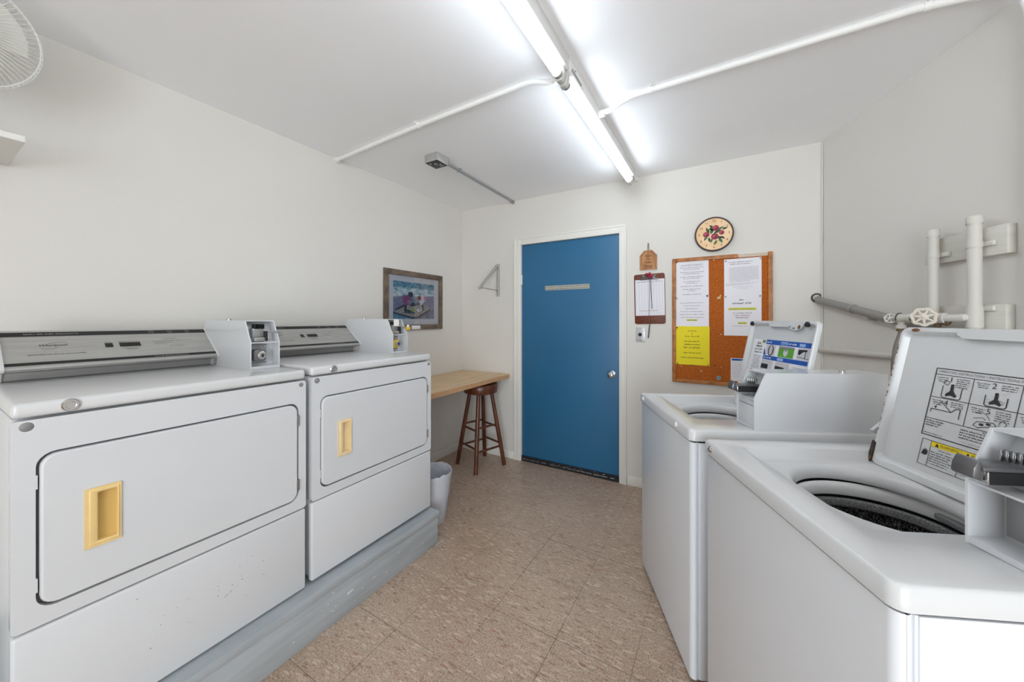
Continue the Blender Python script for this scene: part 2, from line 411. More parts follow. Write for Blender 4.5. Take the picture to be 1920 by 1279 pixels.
# door
d = thing('door_1', 'flat blue painted door with a round chrome knob', 'door', ((DX0+DX1)/2, BY, 0), kind='structure')
W = DX1-DX0
b = MB(); b.box(-W/2, W/2, .004, .045, .022, DZ, .002); b.build('door_leaf', M_DOOR, d)
s = Sheet((-W/2+.24, .0035, 1.5955), (1,0,0), (0,0,1))
s.slab(0, .415, 0, .041, .0016, 0)
s.words(.004, .411, .025, .012, 1, .0022, 3); s.words(.004, .411, .005, .012, 1, .0022, 4)
s.rect(.0, .415, .0195, .0215, 2, .0022)
o = s.build('name_plate', [mat('aged_plate', (178,178,168), .5), mat('plate_ink', (112,112,104), .6), mat('plate_seam', (196,190,170), .5)], d, smooth=False); o['label'] = 'narrow pale lettered strip'
b = MB()
b.lathe([(.031, 0), (.031, .005), (.026, .009), (.012, .012), (.011, .03), (.018, .036), (.026, .043), (.0285, .052), (.026, .061), (.016, .068), (0, .069)], (W/2-.055, .004, .879), (0,-1,0), 28)
o = b.build('knob', M_CHROME, d, 50); o['label'] = 'chrome knob'
b = MB(); b.box(-W/2-.006, -W/2+.004, -.004, .006, 1.66, 1.75, .001); b.tube([(-W/2-.004, -.003, 1.66), (-W/2-.004, -.003, 1.75)], .005, 8)
b.build('hinge', M_TRIM, d)
s = Sheet((-W/2, -.006, 0), (1,0,0), (0,0,1)); s.slab(0, W, .003, .052, .012, 0, d0=-.012)
for k in range(90):
    x = rnd.uniform(.01, W-.03); s.rect(x, x+rnd.uniform(.004, .028), .022+rnd.uniform(-.002, .002), .026+rnd.uniform(0, .002), 1, .0006)
for k in range(14):
    x = rnd.uniform(.3, W-.03); y = rnd.uniform(.032, .044); s.rect(x, x+rnd.uniform(.003, .012), y, y+.004, 1, .0006)
o = s.build('door_sweep', [mat('dark_sweep', (26, 26, 32), .6), mat('worn_edge', (170, 168, 166), .7)], d, smooth=False); o['label'] = 'black worn sweep strip'
# narrow vertical strip on the right wall
b = MB(); b.box(1.062, 1.082, 0, .006, 0, HZ, .002, T=RT)
props(b.build('trim_2', M_WALL), 'thin vertical strip on the right wall', 'trim', kind='structure')
b = MB(); b.tube([(RX-.004+.0, BY-.006, .0), (RX-.002, BY-.007, .9), (RX-.005, BY-.006, 1.7), (RX-.003, BY-.006, HZ)], .0042, 8)
props(b.build('trim_3', M_WALL), 'rough caulk bead in the right back corner', 'trim', kind='structure')

# ================================================================== platform under the dryers
PZ = .192; PX = -1.456; PY1 = 1.628; PY0 = -.62
t = thing('platform', 'long grey painted wooden plinth under both dryers', 'platform', (PX-.4, .5, 0))
o3 = (PX-.4, .5, 0)
b = MB(); b.box(LX+.014, PX-.006, PY0, PY1-.008, 0, PZ-.035, .003)
base = b
s = Sheet((PX-.006, 0, 0), (0,1,0), (0,0,1))
for k in range(16):
    y = rnd.uniform(.75, 1.5); z = rnd.uniform(.05, .14); L = rnd.uniform(.004, .012)
    s.poly([(y, z), (y+L, z+.002), (y+L*.9, z+.005), (y+.001, z+.004)], 0, .0008)
s.poly([(1.02, .085), (1.05, .090), (1.052, .097), (1.02, .094)], 0, .0008)
base.join(s, 1); local(base, o3).build('base', [M_PLAT, M_CHIP], t)
b = MB(); b.box(LX+.014, PX, PY0, PY1, PZ-.035, PZ, .006)
local(b, o3).build('top_board', M_PLAT, t)

# ================================================================== dryers
def frm_x(x): return lambda y, z, d: (x+d, y, z)          # sheet facing +x
COIN = [(0, 0), (0, .115), (.05, .208), (.447, .208), (.447, .177), (.302, .053), (.32, 0)]
COINW = [(0, 0), (0, .113), (.04, .207), (.446, .207), (.446, 0)]
def coin_box(parent, T, prof, tagged=False, out=0, w=.116, closed=False):
    """metered coin box; local: depth d from the front, across a (0..w, seen from the front left to right), height z"""
    fr = lambda d, a, z: T @ Vector((d, a, z))
    b = MB(); th = .0045
    side = lambda a0, a1: b.prism([(p[0], p[1]) for p in prof], a0, a1, 'y', T=T)
    side(0, th); side(w-th, w)
    bx, bz = prof[1]; tx, tz = prof[2]; ex, ez = prof[3]
    b.box(tx+.0005, ex-.0005, .001, w-.001, tz-th, tz-.0003, 0, T=T)                                   # top
    b.box(.0005, .31, .001, w-.001, .0008, .012, 0, T=T)                                     # floor
    b.box(0, .062, th, w-th, bz-.004, bz, 0, T=T)                               # shelf
    b.box(.058, .062, th, w-th, .01, bz, 0, T=T)                                # lower back plate
    b.prism([(bx+.045, bz), (tx+.04, tz-th), (tx+.046, tz-th), (bx+.051, bz)], th, w-th, 'y', T=T)   # upper back plate
    if len(prof) == 5: b.box(ex-th, ex-.0005, .001, w-.001, .001, ez-.001, 0, T=T)
    else: b.prism([(ex-th, ez), (ex, ez), (ex, prof[4][1]), (prof[5][0], prof[5][1]), (prof[6][0], 0), (prof[6][0]-th, 0), (prof[5][0]-th, prof[5][1]), (ex-th, prof[4][1])], .001, w-.001, 'y', T=T @ Matrix.Translation((-.001, 0, .0008)))
    box = b.build('coin_box', M_ENAMEL, parent)
    if closed:
        b = MB(); b.box(.003, .01, th, w-th, .012, bz-.03, .001, T=T); b.box(.006, .012, th, w-th, bz-.029, bz-.004, .001, T=T); b.build('vault_door', M_ENAMEL, box)
    # lower vault plate with lock
    b = MB(); b.box(.052, .058, .012, w-.03, .02, bz-.012, .001, T=T)
    b.build('vault_plate', M_GREYMETAL, box)
    la = .034 if out else 0
    T0 = T; T = T @ Matrix.Translation((.012 if out else 0, la, 0))
    b = MB(); b.prism(rrect(.022, .07, .032, .082, .012), 0, .035 if not out else .026, 'x', .003, T=T @ Matrix.Translation((.018, 0, 0)))
    b.lathe([(.0, 0), (.017, 0), (.017, .008), (.013, .01), (0, .01)], T @ Vector((.018, .05, .057)), T.to_3x3() @ Vector((-1,0,0)), 20, 1)
    b.box(.006, .008, .046, .054, .05, .064, 0, mi=2, T=T)
    b.build('vault_lock', [mat('yellow_tag' if tagged else 'lock_grey', (206,176,64) if tagged else (112,110,110), .5, .2), M_CHROME, M_BLACK], box); T = T0
    for zz in (.03, bz-.024):
        b = MB(); b.lathe([(.005, 0), (.005, .004), (0, .005)], T @ Vector((.052, w-.036, zz)), T.to_3x3() @ Vector((-1,0,0)), 10); b.build('screw', M_CHROME, box)
    b = MB(); b.lathe([(.009, 0), (.009, .006), (.006, .008), (0, .008)], T @ Vector((.34, w*.5, tz)), (0,0,1), 14)
    b.build('top_lock', M_CHROME, box)
    # coin slide
    b = MB()
    if not out:
        z0 = bz+.02
        b.box(.03, .06, .022, w-.05, z0, z0+.038, .002, T=T)
        for k in range(5): b.box(.024, .058, .030+k*.008, .033+k*.008, z0+.036, z0+.056, 0, mi=1, T=T)
        b.box(.012, .05, .02, w-.038, bz+.002, z0, .004, mi=2, T=T)
        b.box(.006, .05, w-.052, w-.046, bz+.004, z0+.026, .001, mi=1, T=T)
        b.box(.012, .02, w-.05, w+.012, z0+.018, z0+.026, .002, mi=0, T=T)
        b.box(.05, .054, .016, w-.02, z0+.058, tz-.01, 0, mi=0, T=T @ Matrix.Translation((.025,0,0)))
        if tagged:
            b.box(.004, .014, w-.002, w+.03, z0+.004, z0+.024, .003, mi=3, T=T); b.box(.004, .012, w+.004, w+.02, z0+.024, z0+.036, .002, mi=4, T=T)
            b.box(.018, .03, .006, .02, z0-.014, z0-.002, 0, mi=3, T=T); b.box(.02, .024, .028, .066, z0+.03, z0+.07, 0, mi=4, T=T)
    else:
        z0 = .138; y0, y1 = .022, .060
        b.box(-.034, .06, y0, y1, z0+.010, z0+.017, .002, T=T)                  # top plate
        b.box(-.028, -.025, y0, y1, z0-.012, z0+.010, .001, mi=2, T=T)          # front lip
        b.box(-.0245, .06, y0+.001, y1-.001, z0-.011, z0+.0095, 0, mi=1, T=T)   # black block, painted-in shade of the hollow
        b.prism([(-.046, z0-.002), (-.030, z0-.008), (-.026, z0+.012), (-.036, z0+.030), (-.044, z0+.014)], y0-.001, y1-.004, 'y', .003, T=T)    # thumb wing
        for k in range(5): b.box(.026+k*.003, .036+k*.003, .026+k*.0065, .0285+k*.0065, z0+.018, z0+.038, .001, mi=2, T=T)
    b.build('coin_slide', [M_DARKMETAL if out else M_GREYMETAL, M_BLACK, M_CHROME, mat('yellow_sticker', (214,182,60), .6), mat('white_tag', (232,230,222), .7)], box)
    return box

def make_dryer(label, y0, zb, tagged, scratch):
    """local: x 0 at the front going negative to the back, y from the left side, z from the platform top"""
    Wd = .727; D = .69; zt = zb+.918
    t = thing('dryer', label, 'dryer', (-1.513, y0, PZ), group='coin dryers along the left wall')
    # cabinet
    b = MB()
    b.box(-D, -.032, .004, Wd-.004, zb+.01, zb+.876, .004)
    fr = frm_x(0.0)
    # upper front panel with the door opening
    dz0, dz1, dy0, dy1 = zb+.388, zb+.78, .044, .691
    out = rrect(0, Wd, zb+.342, zb+.874, .012); hole = rrect(dy0-.006, dy1+.006, dz0-.006, dz1+.006, .035)
    b.plate(out, [hole], fr, .03, 0, .016)
    b.box(-.03, -.0115, .01, Wd-.01, zb+.345, zb+.87, 0, mi=1)
    b.build('cabinet', [M_ENAMEL, M_GAP], t, recalc=False)
    # lower panel
    low = MB(); low.box(-.03, .0, 0, Wd, zb, zb+.335, .008, 3)
    s = Sheet((.0005, 0, 0), (0,1,0), (0,0,1))
    if scratch:
        for k in range(34):
            y = rnd.gauss(.43, .12); z = zb+rnd.gauss(.2, .05)
            if .05 < y < .68 and zb+.03 < z < zb+.31: s.rect(y, y+rnd.uniform(.001, .004), z, z+rnd.uniform(.001, .003), 0, .0004)
        s.line([(.44, zb+.15), (.452, zb+.156)], .002, 0, .0004); s.line([(.456, zb+.157), (.462, zb+.162)], .002, 0, .0004)
    for k in range(6):
        y = rnd.uniform(.1, .6); z = zb+rnd.uniform(.05, .3); s.rect(y, y+.0015, z, z+.0015, 0, .0004)
    low.join(s, 1); low.build('lower_panel', [M_ENAMEL, M_INKG], t)
    # feet
    for fy in (.05, Wd-.05):
        for fx in (-.06, -.62):
            b = MB(); b.lathe([(0, 0), (.02, 0), (.02, .006), (.009, .008), (.009, zb+.012)], (fx, fy, 0), (0,0,1), 14); b.build('foot', M_RUBBER, t)
    # top lid
    b = MB(); b.box(-D, .0, 0, Wd, zb+.88, zt, .012, 4); b.build('lid', M_ENAMEL2, t)
    b = MB(); b.lathe([(.017, 0), (.017, .003), (.014, .006), (.010, .006), (.009, .003), (0, .003)], (0, .095 if not tagged else .1, zb+.9), (1,0,0), 20); b.build('badge', M_CHROME, t)
    for yy in (.024, Wd-.02):
        b = MB(); b.lathe([(.009 if yy > .1 else .012, 0), (.008, .003), (0, .0035)], (0, yy, zb+.858), (1,0,0), 16, sx=1, sy=1); b.build('plug', mat('plug_grey', (128,128,128), .5), t)
    # door
    p = MB(); hy0, hy1, hz0, hz1 = .118, .188, zb+.497, zb+.661
    frd = frm_x(.004)
    ph = rrect(hy0+.006, hy1-.006, hz0+.006, hz1-.006, .003, 2)
    p.plate(rrect(dy0+.006, dy1-.004, dz0+.004, dz1-.004, .028), [ph], frd, None, 0, .012)
    p.loft([[(d_, y, z) for y, z in rrect(dy0+e*1.5, dy1-e, dz0+e, dz1-e, .032-e)] for d_, e in ((.004, .004), (.0025, .0015), (-.001, 0), (-.016, 0))])
    door = p.build('door', M_ENAMEL, t)
    # beige pull pocket
    p = MB(); inn = rrect(hy0+.024, hy1-.008, hz0+.014, hz1-.014, .002, 2)
    p.plate(rrect(hy0, hy1, hz0, hz1, .003, 2), [inn], frm_x(.0085), .005, 0, .0175)
    p.loft([[(.0085, y, z) for y, z in rrect(hy0+.008, hy1-.003, hz0+.006, hz1-.006, .002, 2)], [(.0105, y, z) for y, z in rrect(hy0+.010, hy1-.005, hz0+.008, hz1-.008, .002, 2)], [(.0105, y, z) for y, z in rrect(hy0+.021, hy1-.007, hz0+.012, hz1-.012, .002, 2)], [(.0085, y, z) for y, z in inn]], 0)
    p.box(-.0110, -.0085, hy0+.02, hy1-.006, hz0+.01, hz1-.01, 0, mi=1)
    o = p.build('handle', [M_BEIGE2, M_BEIGE2] if tagged else [M_BEIGE, M_BEIGESHADE], door, recalc=True); o['label'] = 'beige recessed pull'
    for z0 in (zb+.425, zb+.69):
        p = MB(); p.box(-.004, .004, dy1-.002, dy1+.005, z0, z0+.045, .001); p.tube([(.005, dy1+.002, z0), (.005, dy1+.002, z0+.045)], .0035, 8)
        p.build('hinge', M_STEEL, door)
        p = MB(); p.box(-.006, .001, dy0-.006, dy0-.003, z0+.005, z0+.04, 0); p.build('catch', M_ENAMEL2, door)
    # control console
    cy0, cy1 = .033, .599
    prof = [(-.557, 0), (-.545, .029), (-.495, .038), (-.486, .049), (-.638, .167), (-.668, .167), (-.668, 0)]
    P = MB(); P.prism([(x, zt+z) for x, z in prof], cy0, cy1, 'y')
    P.tube([(-.488, cy0, zt+.047), (-.488, cy1, zt+.047)], .0045, 10)
    P.tube([(-.642, cy0, zt+.167), (-.642, cy1, zt+.167)], .004, 8)
    P.box(-.56, -.553, cy0, cy1, zt+.0, zt+.004, 0, mi=1)
    S = Sheet((-.486, cy0, zt+.049), (0,1,0), (-.152, 0, .118)); L = .566; F = .1925
    S.rect(0, L, F*.855, F*.975, 0); S.rect(0, L, .012, .026, 0)
    S.words(.05, .18, F*.9, .008, 2, .0014, 11)
    S.text('Whirlpool', .108, .112, .0155, 0, 'CENTER', .25)
    S.line([(.112+.03*math.cos(a), .113+.013*math.sin(a)+.008*math.cos(a)) for a in [PI*(.05+k*.09) for k in range(8)]], .0012, 3)
    S.line([(.104+.024*math.cos(a), .108+.015*math.sin(a)+.006*math.cos(a)) for a in [PI*(1.1+k*.09) for k in range(8)]], .0012, 3)
    S.words(.05, .185, .062, .0052, 3, .001, 12)
    S.rect(.234, .255, .088, .113, 1); S.rect(.273, .333, .088, .113, 1)
    S.words(.234, .254, .118, .004, 3, .001, 1); S.words(.272, .333, .118, .004, 3, .001, 2); S.words(.28, .33, .076, .004, 3, .001, 5); S.words(.29, .32, .069, .004, 3, .001, 6)
    S.words(.41, .45, .127, .005, 3, .001, 7); S.words(.372, .5, .113, .0035, 3, .001, 8); S.words(.372, .43, .105, .0035, 3, .001, 9); S.words(.374, .41, .096, .0035, 3, .001, 10); S.words(.42, .47, .078, .004, 3, .001, 13)
    S.words(.36, .47, .0155, .006, 2, .0014, 14)
    for x in (.37, .43, .49): S.words(x, x+.02, F*.925, .006, 2, .0014, int(x*100)); S.words(x+.003, x+.018, F*.875, .006, 2, .0014, int(x*90))
    con = P.build('control_panel', [M_ALU, M_GAP], t)
    S.build('printed_face', [M_BLACK, mat('switch_black', (14,14,14), .3), mat('stripe_text', (150,150,146), .6), mat('panel_ink', (92,90,88), .7)], con, smooth=False)
    for a0 in (cy0-.012, cy1-.001):
        e = MB(); e.prism([(x+(.008 if -.6 < x and z > .02 else .004), zt+z+(.004 if z > .1 else 0)) for x, z in prof], a0, a0+.012, 'y', .002)
        e.lathe([(.004, 0), (.003, .002), (0, .002)], (-.553, a0+.006, zt+.012), (1,0,.2), 10, 1)
        e.build('end_cap', [M_ENAMEL2, M_STEEL], con)
    T = Matrix(((-1,0,0,-.188), (0,1,0,.602), (0,0,1,zt), (0,0,0,1)))
    coin_box(t, T, COIN, tagged)
    return t
make_dryer('white coin dryer nearest the viewer with its pull at the left edge of the photo', .136, .009, False, True)
make_dryer('white coin dryer farther away, beside the wooden counter, with yellow tags on its coin box', .887, .016, True, False)

# ================================================================== washers
HU, HV, HRU, HRV = .292, .379, .168, .19
def make_washer(label, loc, ang, kind):
    """local: x depth from the front, y along the front from the near side, z up"""
    Wd, D = .668, .66
    t = thing('washing_machine', label, 'washing machine', (loc[0], loc[1], 0), ang, group='coin washers by the right wall')
    b = MB()
    # front panel wraps round both vertical corners; side panel sits behind a seam
    b.prism(rrect(.003, .035, .003, Wd-.003, .018)[:], .02, .8825, 'z'); b.box(.03, D-.01, .008, .012, .88, .8875, 0, mi=1); b.box(.009, .012, .024, Wd-.024, .88, .8875, 0, mi=1)
    b.box(.03, D, .005, .02, .02, .8815, .002); b.box(.03, D, Wd-.02, Wd-.005, .02, .8815, .002); b.box(D-.012, D, .005, Wd-.005, .02, .8815, .002); b.box(.03, D, .006, Wd-.006, .02, .032)
    b.box(0.034, D-.01, 0.002, .01, .02, .8815, .002); b.box(.034, D-.01, Wd-.01, Wd-.002, .02, .882, .002)
    b.build('cabinet', [M_WASH, M_BLACK], t)
    for fx in (.06, D-.06):
        for fy in (.06, Wd-.06):
            f = MB(); f.lathe([(0,0), (.02,0), (.02,.008), (.009,.01), (.009,.022)], (fx, fy, 0), (0,0,1), 12); f.build('foot', M_RUBBER, t)
    # top with recessed well and round opening
    b = MB(); Z = .93
    rec = rrect(.078, .495, .15, .608, .03, 6)
    c = (.2865, .379); sc = lambda L, k: [(c[0]+(x-c[0])*k, c[1]+(y-c[1])*k) for x, y in L]
    outer0 = rrect(-.004, D, -.004, Wd+.004, .022, 6); outer1 = rrect(.003, D-.007, .003, Wd-.003, .018, 6)
    flat = lambda x, y, d: (x, y, Z+d)
    b.plate(outer1, [rec], flat, 0)
    b.loft([[(x, y, Z) for x, y in outer1], [(x, y, Z-.0015) for x, y in rrect(0, D-.004, 0, Wd, .02, 6)], [(x, y, Z-.006) for x, y in outer0], [(x, y, Z-.04) for x, y in outer0], [(x, y, Z-.042) for x, y in outer1]])
    r1, r2, r3 = rrect(.081, .492, .153, .605, .03, 6), rrect(.088, .488, .158, .598, .035, 6), rrect(.098, .484, .168, .590, .04, 6)
    b.loft([[(x, y, Z) for x, y in rec], [(x, y, Z-.003) for x, y in r1], [(x, y, Z-.028) for x, y in r2], [(x, y, Z-.034) for x, y in r3]])
    lip = lambda k, dz: [(HU+HRU*k*math.cos(a), HV+HRV*k*math.sin(a), Z+dz) for a in [2*PI*j/56 for j in range(56)]]
    b.plate(r3, [[(p[0], p[1]) for p in lip(1.045, 0)]], lambda x, y, d: (x, y, Z-.034+d), 0)
    b.loft([lip(1.045, -.034), lip(1.02, -.0352), lip(.985, -.0385), lip(.955, -.046), lip(.94, -.057), lip(.937, -.068), lip(.95, -.072), lip(1.1, -.072)])
    bmesh.ops.remove_doubles(b.bm, verts=b.bm.verts, dist=.0002)
    b.build('top', M_ENAMEL2, t, 50, recalc=True)
    # tub ring and basket inside
    b = MB(); o = (HU+.01, HV, 0)
    b.lathe([(.20, .81), (.187, .815), (.184, .844), (.181, .851), (.176, .852), (.171, .847), (.169, .838), (.168, .822), (.171, .816), (.18, .813)], o, (0,0,1), 64)
    b.prism(rrect(-.045, .045, .822, .838, .006), .156, .172, 'x', .002, mi=1, T=Matrix.Translation((HU+.01, HV, 0)))
    b.build('tub_ring', [M_TUBRING, M_GREYMETAL], t)
    b = MB(); b.lathe([(.180, .800), (.177, .806), (.171, .807), (.166, .803), (.164, .794), (.165, .786), (.170, .781)], o, (0,0,1), 64); bk = b.build('basket_rim', M_RIM, t)
    b = MB(); b.lathe([(.171, .783), (.177, .77), (.178, .46), (.15, .44), (0, .43)], o, (0,0,1), 64); b.build('basket', M_BASKET, t)
    b = MB(); b.lathe([(.25, .868), (.25, .40), (0, .40)], o, (0,0,1), 48); b.build('outer_tub', M_GAP, t)
    # screws along the front rim
    for yy in ((.615,) if kind == 2 else (.6, .13)):
        b = MB(); b.lathe([(.0095, 0), (.0095, .003), (.0065, .006), (0, .007)], (-.004, yy, .912), (-1,0,0), 12)
        b.lathe([(.0105, 0), (.0105, .0012), (0, .0012)], (-.004, yy, .912), (-1,0,0), 16)
        b.build('screw', M_CHROME if kind == 2 else mat('white_screw', (226,226,226), .3), t)
    # rear console like the dryers' one
    prof = [(.595, 0), (.583, .029), (.533, .038), (.524, .049), (.62, .15), (.655, .15), (.655, 0)]
    b = MB(); b.prism([(x, Z+z) for x, z in prof], .138, .655, 'y'); con = b.build('control_panel', M_ALU, t)
    for a0 in (.138, .649):
        e = MB(); e.prism([(x-(.024 if x < .6 else 0), Z+z+(.004 if z > .1 else 0)) for x, z in prof], a0, a0+.012, 'y', .002); e.build('end_cap', M_ENAMEL2, con)
    # coin box at the near rear corner (seen from the front: right-hand side)
    T = Matrix(((1,0,0,.226), (0,-1,0,.13), (0,0,1,Z), (0,0,0,1)))
    coin_box(t, T, COINW, False, out=1, closed=kind == 1)
    # open lid leaning back on its hinge
    ub, zb_, ut, zt_ = (.468, .905, .555, 1.305) if kind == 2 else (.466, .905, .553, 1.322)
    LL = math.hypot(ut-ub, zt_-zb_); du, dz = (ut-ub)/LL, (zt_-zb_)/LL
    v0, v1 = .6, .142                       # far and near ends of the lid
    S0 = Sheet((ub, v0, zb_), (0,-1,0), (du, 0, dz)); LW = v0-v1
    b = MB(); fr = lambda x, y, d: S0.pt(x, y, d)
    out = rrect(0, LW, -.012, LL, .022, 5); inn = rrect(.012, LW-.012, .012, LL-.016, .014, 5); inn2 = rrect(.018, LW-.018, .019, LL-.022, .012, 5)
    b.loft([[fr(x, y, -.006) for x, y in rrect(.004, LW-.004, -.008, LL-.004, .02, 5)], [fr(x, y, -.002) for x, y in out], [fr(x, y, .012) for x, y in out], [fr(x, y, .016) for x, y in rrect(.003, LW-.003, -.009, LL-.003, .02, 5)],
            [fr(x, y, .016) for x, y in rrect(.009, LW-.009, .006, LL-.012, .016, 5)], [fr(x, y, .012) for x, y in inn], [fr(x, y, .001) for x, y in inn2]])
    b.plate(inn2, [], lambda x, y, d: fr(x, y, .001), 0)
    b.plate(rrect(.004, LW-.004, -.008, LL-.004, .02, 5), [], lambda x, y, d: fr(x, y, -.006), 0)
    # finger grip: thickened middle of the free edge
    G = Sheet(S0.pt(0, 0, .004), (0,-1,0), (du, 0, dz))
    G.block([(LW*.33, LL-.018), (LW*.37, LL-.028), (LW*.63, LL-.028), (LW*.67, LL-.018), (LW*.67, LL-.004), (LW*.33, LL-.004)], .0125, 0)
    me = bpy.data.meshes.new('g'); G.bm.to_mesh(me); G.bm.free(); b.bm.from_mesh(me); bpy.data.meshes.remove(me)
    bmesh.ops.remove_doubles(b.bm, verts=b.bm.verts, dist=.0002)
    bmesh.ops.recalc_face_normals(b.bm, faces=b.bm.faces)
    if kind == 2:                           # rust spots along the far edge and by the free corner
        s = Sheet(S0.pt(0, 0, .0165), (0,-1,0), (du, 0, dz))
        for j in range(26):
            y = rnd.uniform(.08, LL-.05); s.rect(.0035, .0035+rnd.uniform(.001, .003), y, y+rnd.uniform(.003, .009), 0, .0004)
        s.disc(.045, LL-.009, .012, .005, 0, .0004)
        b.join(s, 1)
    lid = b.build('lid', [M_ENAMEL2, M_RUST], t, 40)
    X = lambda v: v0-v
    s = Sheet(S0.pt(0, 0, .0014), (0,-1,0), (du, 0, dz))
    if kind == 2:
        k = LL/.41; D1 = .0006
        x0, x1 = X(.49), X(.155); top, hd, r1, r2, bt = .300, .284, .222, .164, .118
        for q in ((x0, x1, bt, top),): s.frame(*q, .0022, 0, D1)
        for y in (hd, r1, r2): s.line([(x0, y), (x1, y)], .0014, 0, D1)
        c1, c2, c3 = X(.401), X(.308), X(.225)
        for cx in (c1, c2): s.line([(cx, hd), (cx, r2)], .0014, 0, D1)
        s.text('OPERATING INSTRUCTIONS \u2022 INSTRUCTIONS POUR COUVERCLE DE LAVEUSE', x0+.006, .292, .0092, 1, 'LEFT', 0, D1+.0002, .88)
        cells = [('1', x0, c1, hd, r1), ('2', c1, c2, hd, r1), ('3', c2, x1, hd, r1), ('4', x0, c1, r1, r2), ('5', c1, c2, r1, r2), ('6', c2, x1, r1, r2)]
        for n, a, e, yt, yb in cells:
            m = (a+e)/2
            s.text(n, m-.004, yt-.011, .019, 0, 'CENTER', 0, D1+.0002)
            for j in range(3): s.cwords(a+.021, .028-.004*j, yt-.009-.0052*j, .0034, 0, D1, j+ord(n))
            for j in range(5 if n in '15' else 3): s.cwords(e-.022, .03, yt-.008-.0052*j, .0034, 0, D1, j+50+ord(n))
        # picture 1 and 2: agitator in a tub; 4: lid closing; 5: hand pressing coins
        def agit(cx, by, kk=1.0):
            s.poly([(cx-.004*kk, by+.034*kk), (cx+.003*kk, by+.035*kk), (cx+.004*kk, by+.018*kk), (cx+.013*kk, by+.006*kk), (cx+.010*kk, by+.001*kk), (cx, by+.005*kk), (cx-.012*kk, by+.001*kk), (cx-.013*kk, by+.007*kk), (cx-.004*kk, by+.016*kk)], 0, D1+.0002)
        m = (x0+c1)/2+.002; s.line([(m-.022, .256), (m-.022, .228), (m-.018, .2245), (m+.018, .2245), (m+.022, .228), (m+.022, .256)], .0018, 0, D1); agit(m, .2275)
        s.line([(m-.022, .262), (m-.012, .258), (m-.008, .266), (m-.018, .271), (m-.022, .262)], .0014, 0, D1); s.line([(m-.011, .257), (m-.012, .24)], .0008, 2, D1)
        m = (c1+c2)/2+.004; s.line([(m-.021, .25), (m-.021, .228), (m-.017, .2245), (m+.017, .2245), (m+.021, .228), (m+.021, .25)], .002, 0, D1); agit(m, .2275, .9)
        s.line([(m-.018, .242), (m-.006, .238), (m+.004, .243), (m+.018, .239)], .0012, 2, D1); s.line([(m+.01, .256), (m+.022, .262)], .001, 2, D1); s.disc(m+.011, .236, .004, .004, 2, D1); s.disc(m-.011, .234, .004, .003, 2, D1)
        m = (x0+c1)/2; s.line([(m-.036, .181), (m-.036, .190), (m+.012, .190), (m+.021, .201), (m+.031, .201), (m+.031, .176)], .0018, 0, D1)
        s.line([(m+.012, .190), (m-.016, .2135)], .0018, 0, D1); s.line([(m-.016, .2105), (m-.023, .204), (m-.026, .196)], .001, 0, D1); s.poly([(m-.029, .199), (m-.023, .198), (m-.0265, .192)], 0, D1)
        m = (c1+c2)/2; s.line([(m-.028, .173), (m-.022, .183), (m+.01, .188), (m+.016, .181), (m-.018, .169), (m-.028, .173)], .0014, 0, D1); s.disc(m-.012, .178, .005, .003, 0, D1); s.disc(m+.001, .182, .005, .003, 0, D1)
        s.line(catmull([(m-.03, .204, 0), (m-.012, .206, 0), (m-.002, .198, 0), (m+.002, .191, 0)], 4) and [(p[0], p[1]) for p in catmull([(m-.03, .204, 0), (m-.012, .206, 0), (m-.002, .198, 0), (m+.002, .191, 0)], 4)], .001, 0, D1)
        s.line([(m-.03, .19), (m-.012, .195), (m-.006, .19)], .001, 0, D1); s.line([(m+.022, .17), (m+.02, .19), (m+.026, .198), (m+.034, .19), (m+.03, .184)], .001, 0, D1)
        for j in range(3): s.words(x0+.004, x0+.05-.006*j, .156-.0062*j, .0042, 0, D1, j)
        s.words(x0+.004, x0+.05, .123, .0034, 0, D1, 9)
        for j in range(4): s.words(x0+.085, x0+.16+.004*j, .153-.0066*j, .004, 0, D1, 20+j)
        s.words(x0+.13, x0+.22, .158, .004, 0, D1, 31); s.words(x0+.09, x0+.2, .1235, .0034, 2, D1, 33)
        for j in range(3): s.words(x0+.19, x0+.3, .149-.007*j, .004, 0, D1, 40+j)
        # warning panel
        wx0, wx1, wt, wb = X(.484), X(.20), .106, .038; wd, wm = X(.461), X(.392)
        s.frame(wx0, wx1, wb, wt, .0012, 0, D1); s.line([(wd, wb), (wd, wt)], .0012, 0, D1); s.line([(wm, wb), (wm, wt-.014)], .0012, 0, D1)
        s.rect(wd+.001, wm-.0005, wt-.014, wt-.001, 3, D1); s.rect(wm+.0005, wx1-.03, wt-.014, wt-.001, 3, D1)
        for ax, txt in ((wd, 'WARNING'), (wm, 'AVERTISSEMENT')):
            s.poly([(ax+.010, wt-.0125), (ax+.020, wt-.0125), (ax+.015, wt-.003)], 0, D1+.0002); s.text(txt, ax+.022, wt-.0075, .0095, 0, 'LEFT', 0, D1+.0002, .95 if ax == wd else .75)
        for ax, e in ((wd, wm), (wm, wx1)):
            s.cwords((ax+e)/2, .03, wt-.021, .0036, 0, D1, 60)
            for j in range(6): s.words(ax+.003, min(e-.004, ax+.062-.007*(j % 3)), wt-.029-.0062*j, .0036, 0, D1, 61+j)
        s.poly([(wx0+.004, .066), (wx0+.008, .078), (wx0+.007, .082), (wx0+.010, .077), (wx0+.011, .084), (wx0+.0125, .078), (wx0+.015, .083), (wx0+.0155, .077), (wx0+.019, .079), (wx0+.019, .068), (wx0+.014, .064)], 0, D1)
        o = s.build('instruction_label', [M_INK, M_INKG, M_INKL, mat('warning_yellow', (232, 204, 22), .6)], lid, smooth=False); o['label'] = 'black line instruction label with a yellow warning bar'
    else:
        D1 = .0006
        bx0, bx1 = X(.458), X(.163)
        s.rect(bx0-.1, bx1, .13, .336, 5, .0003)
